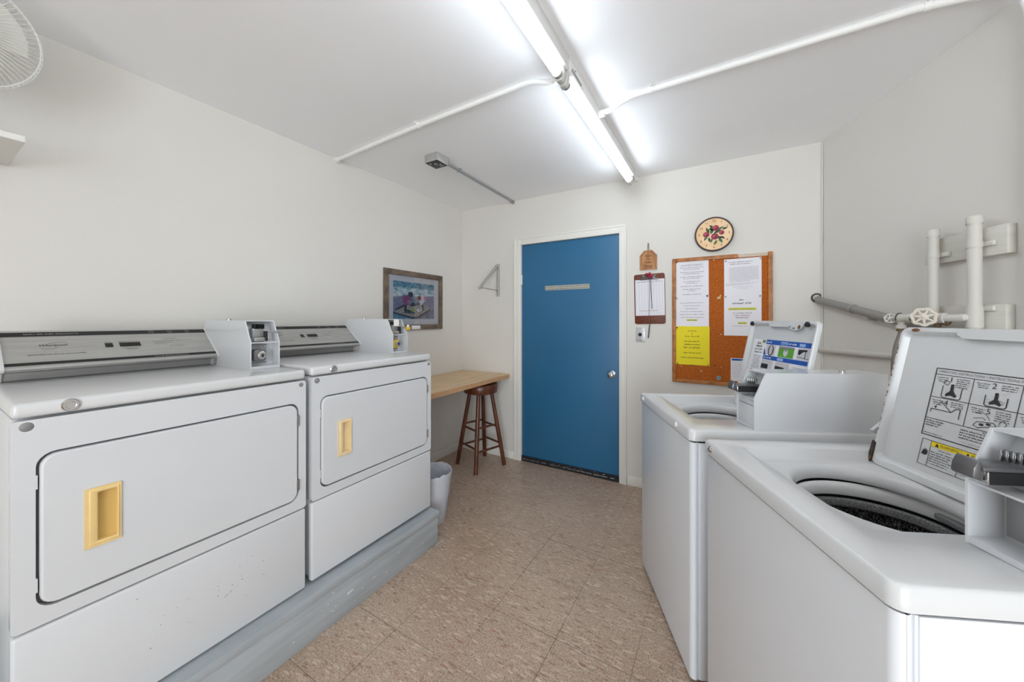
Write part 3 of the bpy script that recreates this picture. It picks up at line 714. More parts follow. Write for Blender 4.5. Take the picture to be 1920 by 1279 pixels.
        s.rect(bx0, bx1, .315, .337, 0, D1); s.rect(bx0-.004, bx1, .243, .262, 0, D1)
        s.words(bx0+.006, bx0+.045, .322, .009, 1, D1+.0003, 1); s.rect(bx0+.105, bx0+.15, .319, .332, 6, D1+.0002); s.words(bx0+.107, bx0+.148, .321, .008, 0, D1+.0004, 2)
        s.words(bx0+.155, bx0+.21, .322, .009, 1, D1+.0003, 3); s.rect(bx0+.222, bx0+.255, .319, .331, 6, D1+.0002)
        s.words(bx0+.004, bx0+.06, .249, .009, 1, D1+.0003, 4); s.rect(bx0+.1, bx0+.14, .246, .258, 6, D1+.0002)
        # pictures: drum, green field, slide, meter, slide
        s.rect(bx0+.008, bx0+.075, .264, .313, 2, D1); s.disc(bx0+.044, .288, .021, .026, 7, D1+.0002); s.disc(bx0+.044, .289, .014, .023, 8, D1+.0004); s.rect(bx0+.04, bx0+.048, .27, .31, 2, D1+.0005)
        s.poly([(bx0-.006, .264), (bx0+.012, .264), (bx0+.006, .278), (bx0-.002, .296), (bx0-.005, .29)], 0, D1+.0003)
        s.rect(bx0+.098, bx0+.197, .302, .312, 3, D1); s.rect(bx0+.098, bx0+.197, .264, .304, 4, D1); s.disc(bx0+.146, .286, .014, .017, 2, D1+.0002); s.disc(bx0+.12, .29, .007, .009, 9, D1+.0002); s.disc(bx0+.175, .282, .008, .007, 9, D1+.0002); s.disc(bx0+.146, .298, .008, .008, 3, D1+.0003)
        s.rect(bx0+.217, bx1-.004, .264, .312, 2, D1); s.poly([(bx0+.222, .306), (bx0+.27, .308), (bx0+.272, .300), (bx0+.25, .298), (bx0+.232, .284), (bx0+.222, .286)], 7, D1+.0002); s.rect(bx0+.262, bx0+.266, .27, .3, 7, D1+.0002); s.line([(bx0+.22, .276), (bx1-.008, .27)], .002, 7, D1+.0002)
        s.rect(bx0-.006, bx0+.075, .19, .241, 2, D1); s.rect(bx0-.004, bx0+.046, .2, .222, 7, D1+.0002)
        s.rect(bx0+.095, bx0+.185, .19, .241, 2, D1); s.poly([(bx0+.097, .2), (bx0+.14, .2), (bx0+.15, .207), (bx0+.165, .208), (bx0+.155, .219), (bx0+.097, .222)], 7, D1+.0002)
        for j in range(3): s.words(bx0+.21, bx0+.28, .226-.011*j, .005, 3, D1, 70+j)
        s.rect(bx0-.03, bx0-.006, .32, .334, 9, D1)
        for j, (w, h) in enumerate(((.032, .011), (.045, .012), (.07, .011), (.056, .010))): s.cwords(bx0-.05, w, .312-.0145*j, h, 7, D1, 80+j)
        for j in range(8): s.cwords(bx0-.05, .066-.006*(j % 3), .252-.0085*j, .006, 3, D1, 90+j)
        s.rect(bx0-.085, bx0-.035, .178, .186, 10, D1)
        o = s.build('instruction_label', [M_BLUEINK, M_PAPER, mat('photo_grey', (196,194,200), .6), mat('photo_dark_grey', (130,128,136), .6), mat('photo_green', (84,164,40), .6), mat('label_white', (226,226,230), .6), mat('light_blue', (150,180,220), .6), M_BLACK, mat('photo_silver', (176,170,172), .6), mat('photo_olive', (110,140,80), .6), mat('photo_orange', (200,110,60), .6)], lid, smooth=False); o['label'] = 'blue and white picture label'
        for xx in (.02, LW-.065):
            g = MB(); g.lathe([(.011, 0), (.011, .009), (.007, .012), (0, .012)], S0.pt(xx if xx < .1 else LW-.055, LL-.015, .012), S0.n, 16); g.build('bumper', M_RUBBER, lid)
        g = Sheet(S0.pt(0, 0, .012), (0,-1,0), (du, 0, dz)); g.block([(LW-.165, LL-.012), (LW-.16, LL-.035), (LW-.12, LL-.042), (LW-.09, LL-.032), (LW-.075, LL-.012)], .004, 0); g.disc(LW-.1, LL-.027, .008, .009, 1, .0048); g.disc(LW-.155, LL-.026, .003, .003, 2, .0048); g.rect(LW-.14, LW-.122, LL-.034, LL-.031, 2, .0048)
        g.build('strike_plate', [M_ENAMEL2, M_RUST, M_BLACK], lid)
    # hinge arms at the bottom corners
    g = Sheet(S0.pt(-.003, .0, .0165), (0,-1,0), (du, 0, dz)); g.block([(-.002, -.004), (.008, -.010), (.011, .0), (.011, .052), (.002, .056)], .004, 0); g.disc(.006, .004, .005, .006, 1, .0046); g.disc(.007, .03, .003, .004, 1, .0046)
    if kind == 2: g.build('hinge_plate', [mat('hinge_dark', (52, 46, 42), .5), M_RUST], lid)
    for xx, far in ((.006, True), (LW-.012, False)):
        g = Sheet(S0.pt(xx, 0, 0), S0.n, (du, 0, dz)); g.o = S0.pt(xx, 0, 0)
        g.block([(.001, -.002), (.012, -.002), (.012, .07), (.001, .075)], .009, 0, -.0045)
        g.disc(.008, .008, .005, .006, 1, .0055)
        g.build('hinge', [mat('hinge_dark', (52, 46, 42), .5), M_RUST], lid)
    return t
make_washer('white coin washer near the door, open lid with a blue and white picture label', (-.099, 1.449), math.radians(25.5), 1)
make_washer('white coin washer nearest the viewer, open lid with a black and yellow label', (.227, .761), math.radians(24.6), 2)

# ================================================================== counter, stool, bin
TX, TZ = -1.763, .806
t = thing('counter', 'wood-look laminate counter fixed in the corner beside the far dryer', 'counter', ((LX+TX)/2, 2.3, 0))
o3 = ((LX+TX)/2, 2.3, 0)
b = MB(); b.box(LX+.001, TX-.001, 1.66, BY-.001, TZ-.001, TZ+.002); b.box(LX+.001, TX-.002, 1.66, BY-.001, TZ-.036, TZ-.001, mi=1)
local(b, o3).build('worktop', [M_TABLE, M_TABLEEDGE], t)
b = MB(); b.box(LX+.001, LX+.04, 1.7, BY-.002, TZ-.09, TZ-.036, .002); local(b, o3).build('wall_cleat', M_TRIM, t)
b = MB(); b.box(-2.3, -1.80, BY-.03, BY-.001, TZ-.044, TZ-.036, .001); o = local(b, o3).build('support_strip', M_DARKMETAL, t)
# stool
SCX, SCY = -1.909, 2.686
t = thing('bar_stool', 'dark wooden round bar stool tucked under the counter', 'stool', (SCX, SCY, 0))
b = MB(); b.lathe([(0, .664), (.135, .664), (.152, .672), (.158, .70), (.158, .735), (.150, .748), (.12, .752), (0, .752)], (0,0,0), (0,0,1), 40); b.build('seat', M_STOOL, t)
FT = [(-1.814, 2.481), (-1.717, 2.788), (-1.999, 2.883), (-2.104, 2.59)]
legs = []
for fx, fy in FT:
    f = Vector((fx-SCX, fy-SCY, .0)); top = Vector((f.x*.46, f.y*.46, .668)); legs.append((f, top))
    ax = (top-f)
    b = MB(); b.tube([f, f+ax*.02, f+ax*.5, f+ax*.97, top], [.0165, .0185, .0195, .0175, .0165], 16); b.build('leg', M_STOOL, t)
    b = MB(); b.tube([f+Vector((0,0,-.0005)), f+ax*.008], .0178, 14); b.build('foot_pad', mat('foot_pad', (150,130,110), .6), t)
for i in range(4):
    for k in ((.305, .53) if i % 2 else (.27, .565)):
        a = legs[i][0].lerp(legs[i][1], k); c = legs[(i+1) % 4][0].lerp(legs[(i+1) % 4][1], k)
        b = MB(); b.tube([a, a.lerp(c, .5), c], [.0085, .010, .0085], 10); b.build('rung', M_STOOL, t)
# bin
BX, BYY = -1.672, 1.782
t = thing('waste_bin', 'grey waste bin lined with a clear bag beside the far dryer', 'waste bin', (BX, BYY, 0))
b = MB(); b.lathe([(0, .0), (.092, 0), (.095, .004), (.134, .315), (.138, .318), (.138, .324), (.132, .324), (.091, .01), (0, .01)], (0,0,0), (0,0,1), 36); b.build('bin', M_BIN, t)
b = MB(); r = random.Random(3); n = 44; rings = []
for h, rad, j in ((.03, .088, .0), (.15, .105, .003), (.27, .122, .004), (.322, .133, .002), (.332, .1385, .004), (.327, .142, .002), (.30, .1385, .002), (.25, .132, .003), (.20, .127, .004), (.14, .1175, .003), (.08, .109, .003), (.05, .105, .004)):
    rings.append([((rad+r.uniform(-j, j)*.5)*math.cos(2*PI*k/n), (rad+r.uniform(-j, j)*.5)*math.sin(2*PI*k/n), h+r.uniform(-j, j)*1.2) for k in range(n)])
b.loft(rings); o = b.build('liner', M_BAG, t, 80); o['label'] = 'clear crinkled plastic bag'

# ================================================================== left wall: picture, fan, shelf
t = thing('framed_picture', 'framed beach painting of two children on the left wall', 'picture', (LX, 2.29, 1.243))
o3 = Vector((LX, 2.29, 1.243)); fy0, fy1, fz0, fz1 = -.343, .343, 0, .504; fw = .044
b = MB()
b.prism([(fy0, fz1), (fy1, fz1), (fy1-fw, fz1-fw), (fy0+fw, fz1-fw)], 0, .02, 'x', .002)
b.prism([(fy0, fz0), (fy1, fz0), (fy1-fw, fz0+fw), (fy0+fw, fz0+fw)], 0, .02, 'x', .002)
b.prism([(fy0, fz0), (fy0+fw, fz0+fw), (fy0+fw, fz1-fw), (fy0, fz1)], 0, .02, 'x', .002)
b.prism([(fy1, fz0), (fy1-fw, fz0+fw), (fy1-fw, fz1-fw), (fy1, fz1)], 0, .02, 'x', .002)
b.build('frame', M_FRAME, t)
b = MB(); b.box(.001, .006, fy0+fw*.8, fy1-fw*.8, fz0+fw*.8, fz1-fw*.8); b.build('mat_board', M_MAT, t)
s = Sheet((.0062, -.247, .094), (0,1,0), (0,0,1)); AW, AH = .484, .316
SEA = stretched('painted_sea', (26, 96, 140), (120, 170, 190), (1, 18, 60), .7, 0, .2)
FOAM = stretched('painted_foam', (110, 160, 184), (214, 226, 230), (1, 20, 46), .7, 0, .2)
SANDW = stretched('painted_wet_sand', (96, 104, 142), (140, 132, 160), (1, 16, 30), .7, 0, .2)
SANDM = stretched('painted_sand', (134, 128, 150), (92, 96, 128), (1, 30, 40), .7, 0, .2)
CASTLE = stretched('painted_castle', (178, 172, 164), (120, 112, 112), (1, 60, 60), .7, 0, .2)
s.rect(0, AW, 0, AH, 2, .0004); s.rect(0, AW, AH*.82, AH, 0, .0006); s.poly([(0, AH*.82), (AW, AH*.80), (AW, AH*.66), (AW*.6, AH*.62), (AW*.3, AH*.64), (0, AH*.58)], 1, .0006); s.rect(0, AW, AH*.8, AH*.845, 1, .0007)
s.poly([(0, 0), (AW*.4, 0), (AW*.3, AH*.1), (0, AH*.16)], 0, .0006)
s.poly([(0, AH*.2), (AW*.2, AH*.38), (AW*.5, AH*.4), (AW*.72, AH*.42), (AW*.9, AH*.3), (AW*.55, AH*.05), (AW*.45, AH*.05)], 5, .0007)
s.poly([(AW*.02, AH*.24), (AW*.24, AH*.4), (AW*.25, AH*.33), (AW*.06, AH*.22)], 6, .0009); s.poly([(AW*.36, AH*.36), (AW*.44, AH*.46), (AW*.52, AH*.42), (AW*.60, AH*.48), (AW*.62, AH*.40), (AW*.45, AH*.34)], 6, .0009)
s.poly([(0, AH*.18), (AW*.46, AH*.05), (AW*.55, AH*.06), (AW*.56, 0), (AW*.44, 0), (0, AH*.14)], 6, .0009); s.poly([(AW*.56, AH*.06), (AW*.9, AH*.30), (AW*.9, AH*.24), (AW*.58, AH*.0)], 6, .0009)
s.poly([(AW*.24, AH*.16), (AW*.50, AH*.14), (AW*.46, AH*.22), (AW*.30, AH*.26)], 6, .00095)
# child in magenta bending over, child in white beyond
s.poly([(AW*.20, AH*.56), (AW*.24, AH*.62), (AW*.36, AH*.66), (AW*.38, AH*.58), (AW*.33, AH*.48), (AW*.36, AH*.36), (AW*.27, AH*.38), (AW*.22, AH*.44)], 4, .0012)
s.poly([(AW*.25, AH*.40), (AW*.31, AH*.38), (AW*.30, AH*.18), (AW*.24, AH*.20)], 6, .0011); s.poly([(AW*.33, AH*.52), (AW*.42, AH*.5), (AW*.41, AH*.55), (AW*.36, AH*.6)], 10, .0011)
s.disc(AW*.395, AH*.67, AW*.06, AH*.075, 7, .0013)
s.poly([(AW*.60, AH*.62), (AW*.70, AH*.66), (AW*.78, AH*.6), (AW*.72, AH*.46), (AW*.64, AH*.36), (AW*.60, AH*.5)], 3, .0012); s.poly([(AW*.72, AH*.64), (AW*.80, AH*.62), (AW*.79, AH*.54), (AW*.73, AH*.54)], 8, .0013); s.poly([(AW*.64, AH*.38), (AW*.72, AH*.48), (AW*.72, AH*.24), (AW*.66, AH*.22)], 6, .0011)
s.disc(AW*.605, AH*.585, AW*.05, AH*.065, 9, .0014); s.poly([(AW*.54, AH*.26), (AW*.66, AH*.36), (AW*.68, AH*.24), (AW*.58, AH*.18)], 3, .0012); s.disc(AW*.62, AH*.29, AW*.025, AH*.03, 0, .0014)
s.poly([(AW*.40, AH*.24), (AW*.46, AH*.30), (AW*.52, AH*.26), (AW*.50, AH*.19), (AW*.43, AH*.2)], 11, .0014)
rp = random.Random(21)
for k in range(260):
    x, y = rp.uniform(.006, AW-.02), rp.uniform(.006, AH-.006); L_, h_ = rp.uniform(.006, .022), rp.uniform(.0015, .004); sk = rp.uniform(-.35, .1)
    if y > AH*.6: m_ = rp.choice((0, 0, 1, 1, 3, 12))
    elif AW*.08 < x < AW*.85 and AH*.06 < y < AH*.4: m_ = rp.choice((5, 5, 6, 2, 13))
    else: m_ = rp.choice((2, 2, 12, 13, 0))
    if AW*.18 < x+L_/2 < AW*.46 and AH*.34 < y < AH*.78 or AW*.54 < x+L_/2 < AW*.84 and AH*.3 < y < AH*.7: continue
    s.poly([(x, y), (min(AW, x+L_), y+L_*sk*.3), (min(AW, x+L_*.95), y+L_*sk*.3+h_), (x+L_*.1, y+h_)], m_, .00098+k*1e-7)
for k in range(46):
    x, y = rp.gauss(AW*.29, AW*.04), rp.gauss(AH*.52, AH*.06); s.poly([(x, y), (x+.012, y+.004), (x+.011, y+.008), (x+.001, y+.004)], rp.choice((4, 4, 8, 6, 10)), .00125+k*1e-7)
    x, y = rp.gauss(AW*.70, AW*.03), rp.gauss(AH*.55, AH*.06); s.poly([(x, y), (x+.010, y+.003), (x+.009, y+.007), (x+.001, y+.004)], rp.choice((3, 3, 12, 8)), .00125+k*1e-7)
o = s.build('painting', [SEA, FOAM, SANDW, mat('paint_white', (206,208,222), .7), mat('paint_magenta', (138,52,112), .7), CASTLE, mat('paint_dark', (38,34,46), .7), mat('paint_hair', (40,34,52), .7), mat('paint_pink', (196,110,160), .7), mat('paint_red', (120,44,54), .7), mat('paint_skin', (110,74,74), .7), mat('paint_lime', (140,160,60), .7), mat('paint_pale_blue', (150,176,204), .7), mat('paint_grey_mauve', (112,106,126), .7)], t, smooth=False); o['label'] = 'beach scene with a child in magenta and a child in white'
b = MB(); b.box(.0205, .0225, -.056, .046, .003, .036, .0005); b.build('title_card', M_PAPER, t)
b = MB(); b.box(.0105, .0115, fy0+fw*.9, fy1-fw*.9, fz0+fw*.9, fz1-fw*.9); b.build('glazing', mat('picture_glass', (255,255,255), .02, trans=1, spec=.5), t, smooth=False)

# shelf on the left wall
t = thing('wall_shelf', 'white shelf board on the left wall below the fan', 'shelf', (LX+.18, 0, 1.912))
b = MB(); b.box(-.179, .181, -.5, .207, 0, .021, .002); b.build('board', M_TRIM, t)
b = MB(); b.lathe([(.006, 0), (.006, .004), (0, .005)], (.165, .16, .021), (0,0,1), 12); b.build('screw_cover', M_TRIM, t)
# fan
t = thing('wall_fan', 'white wire-caged fan on the left wall near the ceiling', 'fan', (LX, .076, 2.25))
ax = Vector((1, .0, -.22)).normalized(); FC = Vector((.27, 0, 0)); FR = .175
q = Vector((0,0,1)).rotation_difference(ax).to_matrix().to_4x4(); FT_ = Matrix.Translation(FC) @ q
b = MB()
ring = lambda r, h, n=48: [(r*math.cos(2*PI*k/n), r*math.sin(2*PI*k/n), h) for k in range(n)]
for r_, h_, w_ in ((FR, 0, .004), (FR*.97, .028, .0022), (.035, .062, .003)): b.tube(ring(r_, h_), w_, 6, closed=True, T=FT_)
for k in range(72):
    a = 2*PI*k/72; cs, sn = math.cos(a), math.sin(a)
    b.tube([(rr*cs, rr*sn, hh) for rr, hh in ((.035, .062), (FR*.6, .056), (FR*.9, .042), (FR*.985, .024), (FR, 0))], .0013, 5, T=FT_, caps=False)
b.lathe([(0, .066), (.036, .066), (.038, .06), (0, .058)], (0,0,0), (0,0,1), 24, T=FT_); b.build('front_grille', M_FANWHITE, t)
b = MB()
for r_, h_ in ((FR, -.006), (FR*.7, -.05)): b.tube(ring(r_, h_), .0025, 6, closed=True, T=FT_)
for k in range(56):
    a = 2*PI*k/56; b.tube([(rr*math.cos(a), rr*math.sin(a), hh) for rr, hh in ((FR, -.006), (FR*.9, -.034), (FR*.7, -.05), (.05, -.056))], .0013, 5, T=FT_, caps=False)
b.build('rear_grille', M_FANWHITE, t)
for k in range(3):
    b = MB(); a0 = 2*PI*k/3; pts = []; rows = []
    for i in range(7):
        rr = .03+(FR*.84-.03)*i/6; wdt = .25+.42*math.sin(min(1, i/5)*PI*.6)
        rows.append([(rr*math.cos(a0+(u-.5)*2*wdt), rr*math.sin(a0+(u-.5)*2*wdt), .012+.028*(u-.5)*(1-i/14)) for u in (0, .25, .5, .75, 1)])
    v = [p for r_ in rows for p in r_]; f = [(i*5+j, i*5+j+1, i*5+j+6, i*5+j+5) for i in range(6) for j in range(4)]
    b.raw(v, f, T=FT_); b.build('blade', mat('fan_blade', (214,213,206), .4), t)
b = MB(); b.lathe([(0, -.15), (.04, -.148), (.055, -.12), (.058, -.06), (.05, -.05), (.03, -.04), (.03, .03), (.0, .036)], (0,0,0), (0,0,1), 28, T=FT_); b.build('motor', M_FANWHITE, t)
b = MB(); b.tube(catmull([tuple(FT_ @ Vector((0, 0, -.1))), (.12, 0, -.08), (.05, 0, -.12), (.02, 0, -.12)]), .014, 10); b.box(0, .025, -.05, .05, -.19, -.06, .006); b.build('wall_bracket', M_FANWHITE, t)

# ================================================================== back wall
# folded shelf bracket
t = thing('shelf_bracket', 'white metal triangular bracket left of the blue door', 'bracket', (-1.893, BY, 1.557))
b = MB(); b.box(-.012, .012, -.006, 0, 0, .316, .001); b.box(-.012, -.009, -.022, 0, 0, .316); b.box(.009, .012, -.022, 0, 0, .316); b.build('upright', mat('bracket_paint', (196,196,192), .4, .2), t)
b = MB(); dv = Vector((0, -.311, -.255)); T = Matrix.Translation((0, -.012, .312)) @ Vector((0,0,1)).rotation_difference(dv.normalized()).to_matrix().to_4x4()
b.box(-.009, .009, -.009, -.006, 0, dv.length, 0, T=T); b.box(-.009, -.006, -.009, .009, 0, dv.length, 0, T=T); b.box(.006, .009, -.009, .009, 0, dv.length, 0, T=T); b.box(-.010, .010, -.012, .012, dv.length-.012, dv.length+.004, .002, T=T)
b.build('arm', MATS['bracket_paint'], t)
b = MB(); b.tube([(0, -.3, .066), (0, -.01, .058)], .004, 8); b.build('stay_rod', M_GREYMETAL, t)
# clock
t = thing('wall_clock', 'round wall clock with painted apples on a cream dial', 'clock', (-.052, BY, 1.943))
b = MB(); b.lathe([(0, 0), (.121, 0), (.123, .004), (.123, .02), (.119, .025), (.114, .025), (.112, .020), (0, .020)], (0,0,0), (0,-1,0), 56); b.build('case', mat('clock_rim', (62, 48, 44), .35), t)
dial = MB(); dial.lathe([(.1125, .0), (.1125, .021), (0, .021)], (0,0,0), (0,-1,0), 48)
s = Sheet((0, -.0212, 0), (1,0,0), (0,0,1))
for k in range(12):
    n = k+1; a = math.radians(90-30*n); s.text(str(n), .094*math.cos(a), .094*math.sin(a), .023, 0, 'CENTER', 0, .0006)
def apple(x, y, r, m=1):
    s.disc(x, y, r, r*.95, m, .0010); s.disc(x-r*.3, y+r*.25, r*.45, r*.42, 2, .0013); s.disc(x+r*.25, y-r*.3, r*.4, r*.4, 3, .0013)
def leaf(x, y, L, a, m=4):
    c, sn = math.cos(a), math.sin(a); pts = [(0,0), (.3,.2), (.65,.18), (1,0), (.65,-.18), (.3,-.2)]
    s.poly([(x+L*(u*c-v*sn), y+L*(u*sn+v*c)) for u, v in pts], m, .0009); s.line([(x, y), (x+L*.9*c, y+L*.9*sn)], .0012, 5, .0011)
for x, y, a, L, m in ((-.03,.03,.9,.035,4), (-.005,.05,2.6,.03,5), (.04,-.02,-.6,.035,5), (.03,-.03,-1.0,.045,4), (-.04,-.01,-2.2,.04,4), (-.03,-.02,-1.5,.036,5), (-.01,-.03,-1.9,.035,4), (.02,-.045,-2.1,.04,4), (.05,.03,.2,.035,5), (.03,.03,.6,.03,4), (-.02,.0,1.3,.05,4), (-.03,.01,2.0,.045,5), (0,.01,.3,.05,4), (0,.02,2.4,.035,4), (.01,-.02,-.3,.045,5)): leaf(x, y, L, a, m)
apple(.012, .042, .021); apple(-.048, .0, .021); apple(.006, -.018, .024); apple(.048, .006, .0165)
dial.join(s, 1); dial.build('dial', [stretched('cream_dial', (232, 192, 144), (240, 208, 168), (14, 14, 14), .5, 0, 0), M_BURN, mat('apple_red', (150, 40, 66), .5), mat('apple_light', (186, 72, 96), .5), mat('apple_dark', (112, 24, 48), .5), mat('leaf_green', (72, 112, 78), .6), mat('leaf_dark', (40, 72, 44), .6)], t)
s = Sheet((0, -.0232, 0), (1,0,0), (0,0,1)); s.line([(-.012, -.011), (.036, .03)], .005, 0, .001); s.build('hour_hand', M_BLACK, t, smooth=False)
s = Sheet((0, -.0240, 0), (1,0,0), (0,0,1)); s.line([(-.014, -.011), (.062, .048)], .003, 0, .001); s.disc(0, 0, .004, .004, 0, .0012); s.build('minute_hand', M_BLACK, t, smooth=False)
# wooden tag
s = Sheet((-.563, BY-.001, 1.721), (1,0,0), (0,0,1)); TW, TH = .127, .152
t = thing('wooden_tag', 'small wooden tag sign hanging above the clipboard', 'sign', (-.563+TW/2, BY, 1.721))
s.block([(0, 0), (TW, 0), (TW, .112), (.092, TH), (.034, TH), (0, .112)], .009, 0)
s.line([(.012, .03), (.012, .107), (.036, .14), (.09, .14), (.113, .107), (.113, .012)], .0022, 1, .0096); s.line([(.022, .012), (.1, .012)], .0022, 1, .0096)
for txt, y, z in (('Read', .108, .024), ('The', .083, .023), ('Rules', .058, .022), ('Please', .028, .026)): s.text(txt, TW/2, y, z, 1, 'CENTER', .2, .0098)
local(s, t.location).build('tag_board', [M_TAGWOOD, M_BURN], t, smooth=False)
b = MB(); b.tube([(-.006, -.004, .148), (-.003, -.004, .205), (0, -.004, .21), (.003, -.004, .205), (.005, -.004, .148)], .0028, 6); b.build('hanging_string', M_STRING, t)
# clipboard
CX, CZ = -.4865, 1.2965
t = thing('clipboard', 'brown clipboard with a ruled sheet on the wall right of the door', 'clipboard', (CX, BY, CZ)); t.rotation_euler = (0, math.radians(-1.2), 0)
b = MB(); b.prism(rrect(-.114, .114, 0, .392, .016), -.004, -.0005, 'y', .0006); b.build('board', M_CLIPBROWN, t)
s = Sheet((-.106, -.0045, .066), (1,0,0), (0,0,1)); PW, PH = .216, .283
s.slab(0, PW, 0, PH, .0006, 0)
for k in range(10): s.line([(.008+k*.0215, .04), (.008+k*.0215, .262)], .0012, 2, .001)
for k in range(26): s.line([(.008, .045+k*.0085), (.205, .045+k*.0085)], .0005, 3, .0009)
s.words(.006, .2, .262, .008, 1, .001, 5); s.line([(.03, .036), (.17, .037)], .0024, 4, .001); s.words(.02, .2, .018, .007, 3, .001, 6); s.words(.02, .18, .008, .006, 3, .001, 7)
o = s.build('ruled_sheet', [M_PAPER, mat('blue_grey_ink', (120,126,150), .7), mat('rule_line', (172,178,196), .7), mat('rule_faint', (204,208,222), .7), mat('brown_ink', (130,80,76), .7)], t, smooth=False)
b = MB(); b.box(-.07, .07, -.014, -.005, .346, .356, .002); b.prism([(-.05, .356), (-.034, .383), (.034, .383), (.05, .356)], -.010, -.0045, 'y', .002)
b.lathe([(.006, 0), (.006, .002), (0, .002)], (-.044, -.004, .378), (0,-1,0), 12, 1); b.lathe([(.006, 0), (.006, .002), (0, .002)], (.044, -.004, .378), (0,-1,0), 12, 1)
b.build('clip', [M_DARKMETAL, M_CHROME], t)
b = MB(); r = random.Random(5)
for k in range(9): b.lathe([(0, -.012), (.010, -.006), (.012, 0), (.010, .007), (0, .012)], (r.uniform(-.02, .02), -.02+r.uniform(-.004, .004), .372+r.uniform(-.016, .02)), (r.uniform(-1,1), -1, r.uniform(-1,1)), 7)
o = b.build('fabric_flower', mat('red_fabric', (156, 44, 66), .8), t); o['label'] = 'crumpled red fabric flower'
b = MB(); b.tube([(.012, -.008, .345), (.014, -.008, .24), (.018, -.008, .118)], .0026, 6); b.build('pencil', M_DARKMETAL, t)
t2 = thing('hanging_pen', 'dark pen hanging on a string in front of the clipboard', 'pen', (CX+.0, BY-.024, 1.185))
b = MB(); b.tube(catmull([(-.004, 0, .47), (-.002, 0, .35), (-.004, .002, .25), (-.004, .004, .15), (.0, .008, .104)]), .0016, 6); b.build('string', mat('pen_string', (104,100,98), .8), t2)
b = MB(); b.tube([(.0, .008, .112), (-.012, .013, .005), (-.013, .0135, .0)], [.004, .0045, .001], 8); b.build('barrel', M_DARKMETAL, t2)
# switch plate
t = thing('key_switch', 'grey metal wall plate with a black round key switch below the clipboard', 'switch', (-.559, BY, 1.154))
b = MB(); b.box(-.035, .035, -.005, 0, 0, .115, .002); b.build('plate', mat('plate_steel', (196,198,200), .35, .4), t)
b = MB(); b.lathe([(.014, 0), (.014, .004), (.010, .010), (0, .010)], (-.002, -.005, .058), (0,-1,0), 20); b.build('key_cylinder', M_BLACK, t)
for x_, z_ in ((0, .108), (0, .009), (.016, .08)):
    b = MB(); b.lathe([(.0036, 0), (.0036, .0015), (0, .0018)], (x_, -.005, z_), (0,-1,0), 10); b.build('screw', M_STEEL, t)
s = Sheet((-.035, -.0052, 0), (1,0,0), (0,0,1)); s.words(.022, .048, .012, .005, 0, .0006, 3); s.build('print', M_INKG, t, smooth=False)
# bulletin board
BX0, BX1, BZ0, BZ1 = -.326, .291, .862, 1.788
t = thing('bulletin_board', 'oak-framed cork bulletin board under the clock', 'bulletin board', ((BX0+BX1)/2, BY, BZ0)); o3 = t.location
fw = .026
b = MB(); b.box(BX0+.01, BX1-.01, BY-.010, BY-.001, BZ0+.01, BZ1-.01); local(b, o3).build('cork', M_CORK, t)
b = MB()
for x0, x1, z0, z1 in ((BX0, BX0+fw, BZ0, BZ1), (BX1-fw, BX1, BZ0, BZ1), (BX0+fw, BX1-fw, BZ0, BZ0+fw), (BX0+fw, BX1-fw-.17, BZ1-fw, BZ1)): b.box(x0, x1, BY-.02, BY-.001, z0, z1, .004, 3)
local(b, o3).build('frame', M_OAK, t)
b = MB(); b.box(BX1-fw-.17, BX1-fw, BY-.014, BY-.001, BZ1-fw, BZ1-.004, .002); o = local(b, o3).build('bare_frame_strip', mat('bare_wood', (208,188,168), .8, var=(60,.12)), t); o['label'] = 'pale strip where the frame veneer is missing'
for k, (x, z) in enumerate(((-.13, .955), (-.25, .98), (-.06, 1.01), (.03, .99), (-.02, 1.25), (.0, 1.22), (.02, 1.26))):
    pass
def paper(name, label, x0, x1, z0, z1, fn, mats, th=.0006, layer=0, group=None, tilt=0):
    s = Sheet((x0, BY-.0102-layer*.0008, z0), (math.cos(tilt), 0, math.sin(tilt)), (-math.sin(tilt), 0, math.cos(tilt)))
    s.slab(0, x1-x0, 0, z1-z0, th, 0); fn(s, x1-x0, z1-z0)
    return single(s, name, mats, label, 'paper', ((x0+x1)/2, BY-.0102-layer*.0008, z0), group, smooth=False)
def rules_top(s, w, h):
    s.text('Laundry Rules & Regulations', w/2, h-.034, .0125, 1, 'CENTER'); s.line([(w*.18, h-.041), (w*.82, h-.041)], .0008, 1)
    y = h-.056
    for ws in ((.72, .52), (.72, .5), (.7, .5), (.55, .36), (.68,), (.56, .25)):
        for q in ws: s.cwords(w/2, w*q, y, .0062, 1, .001, int(y*1e5)); y -= .0125
        y -= .0095
    s.cwords(w/2, w*.56, .024, .007, 1, .001, 3)
def rules_mid(s, w, h):
    y = h-.045
    for q in (.72, .52, .4, .68, .74, .7): s.cwords(w/2, w*q, y, .0056, 1, .001, int(y*1e5)); y -= .0215
    s.rect(w*.34, w*.66, y-.002, y+.010, 2, .0008); s.cwords(w/2, w*.3, y, .008, 1, .0011, 5)
def yellow(s, w, h):
    y = h-.038
    for q, z, g in ((.26, .009, .02), (.07, .008, .02), (.46, .01, .038), (.48, .011, .022), (.48, .012, .024), (.52, .013, .038), (.52, .01, .036), (.68, .0105, .05), (.16, .006, .02)):
        s.cwords(w/2, w*q, y, z, 1, .001, int(y*1e5)); y -= g
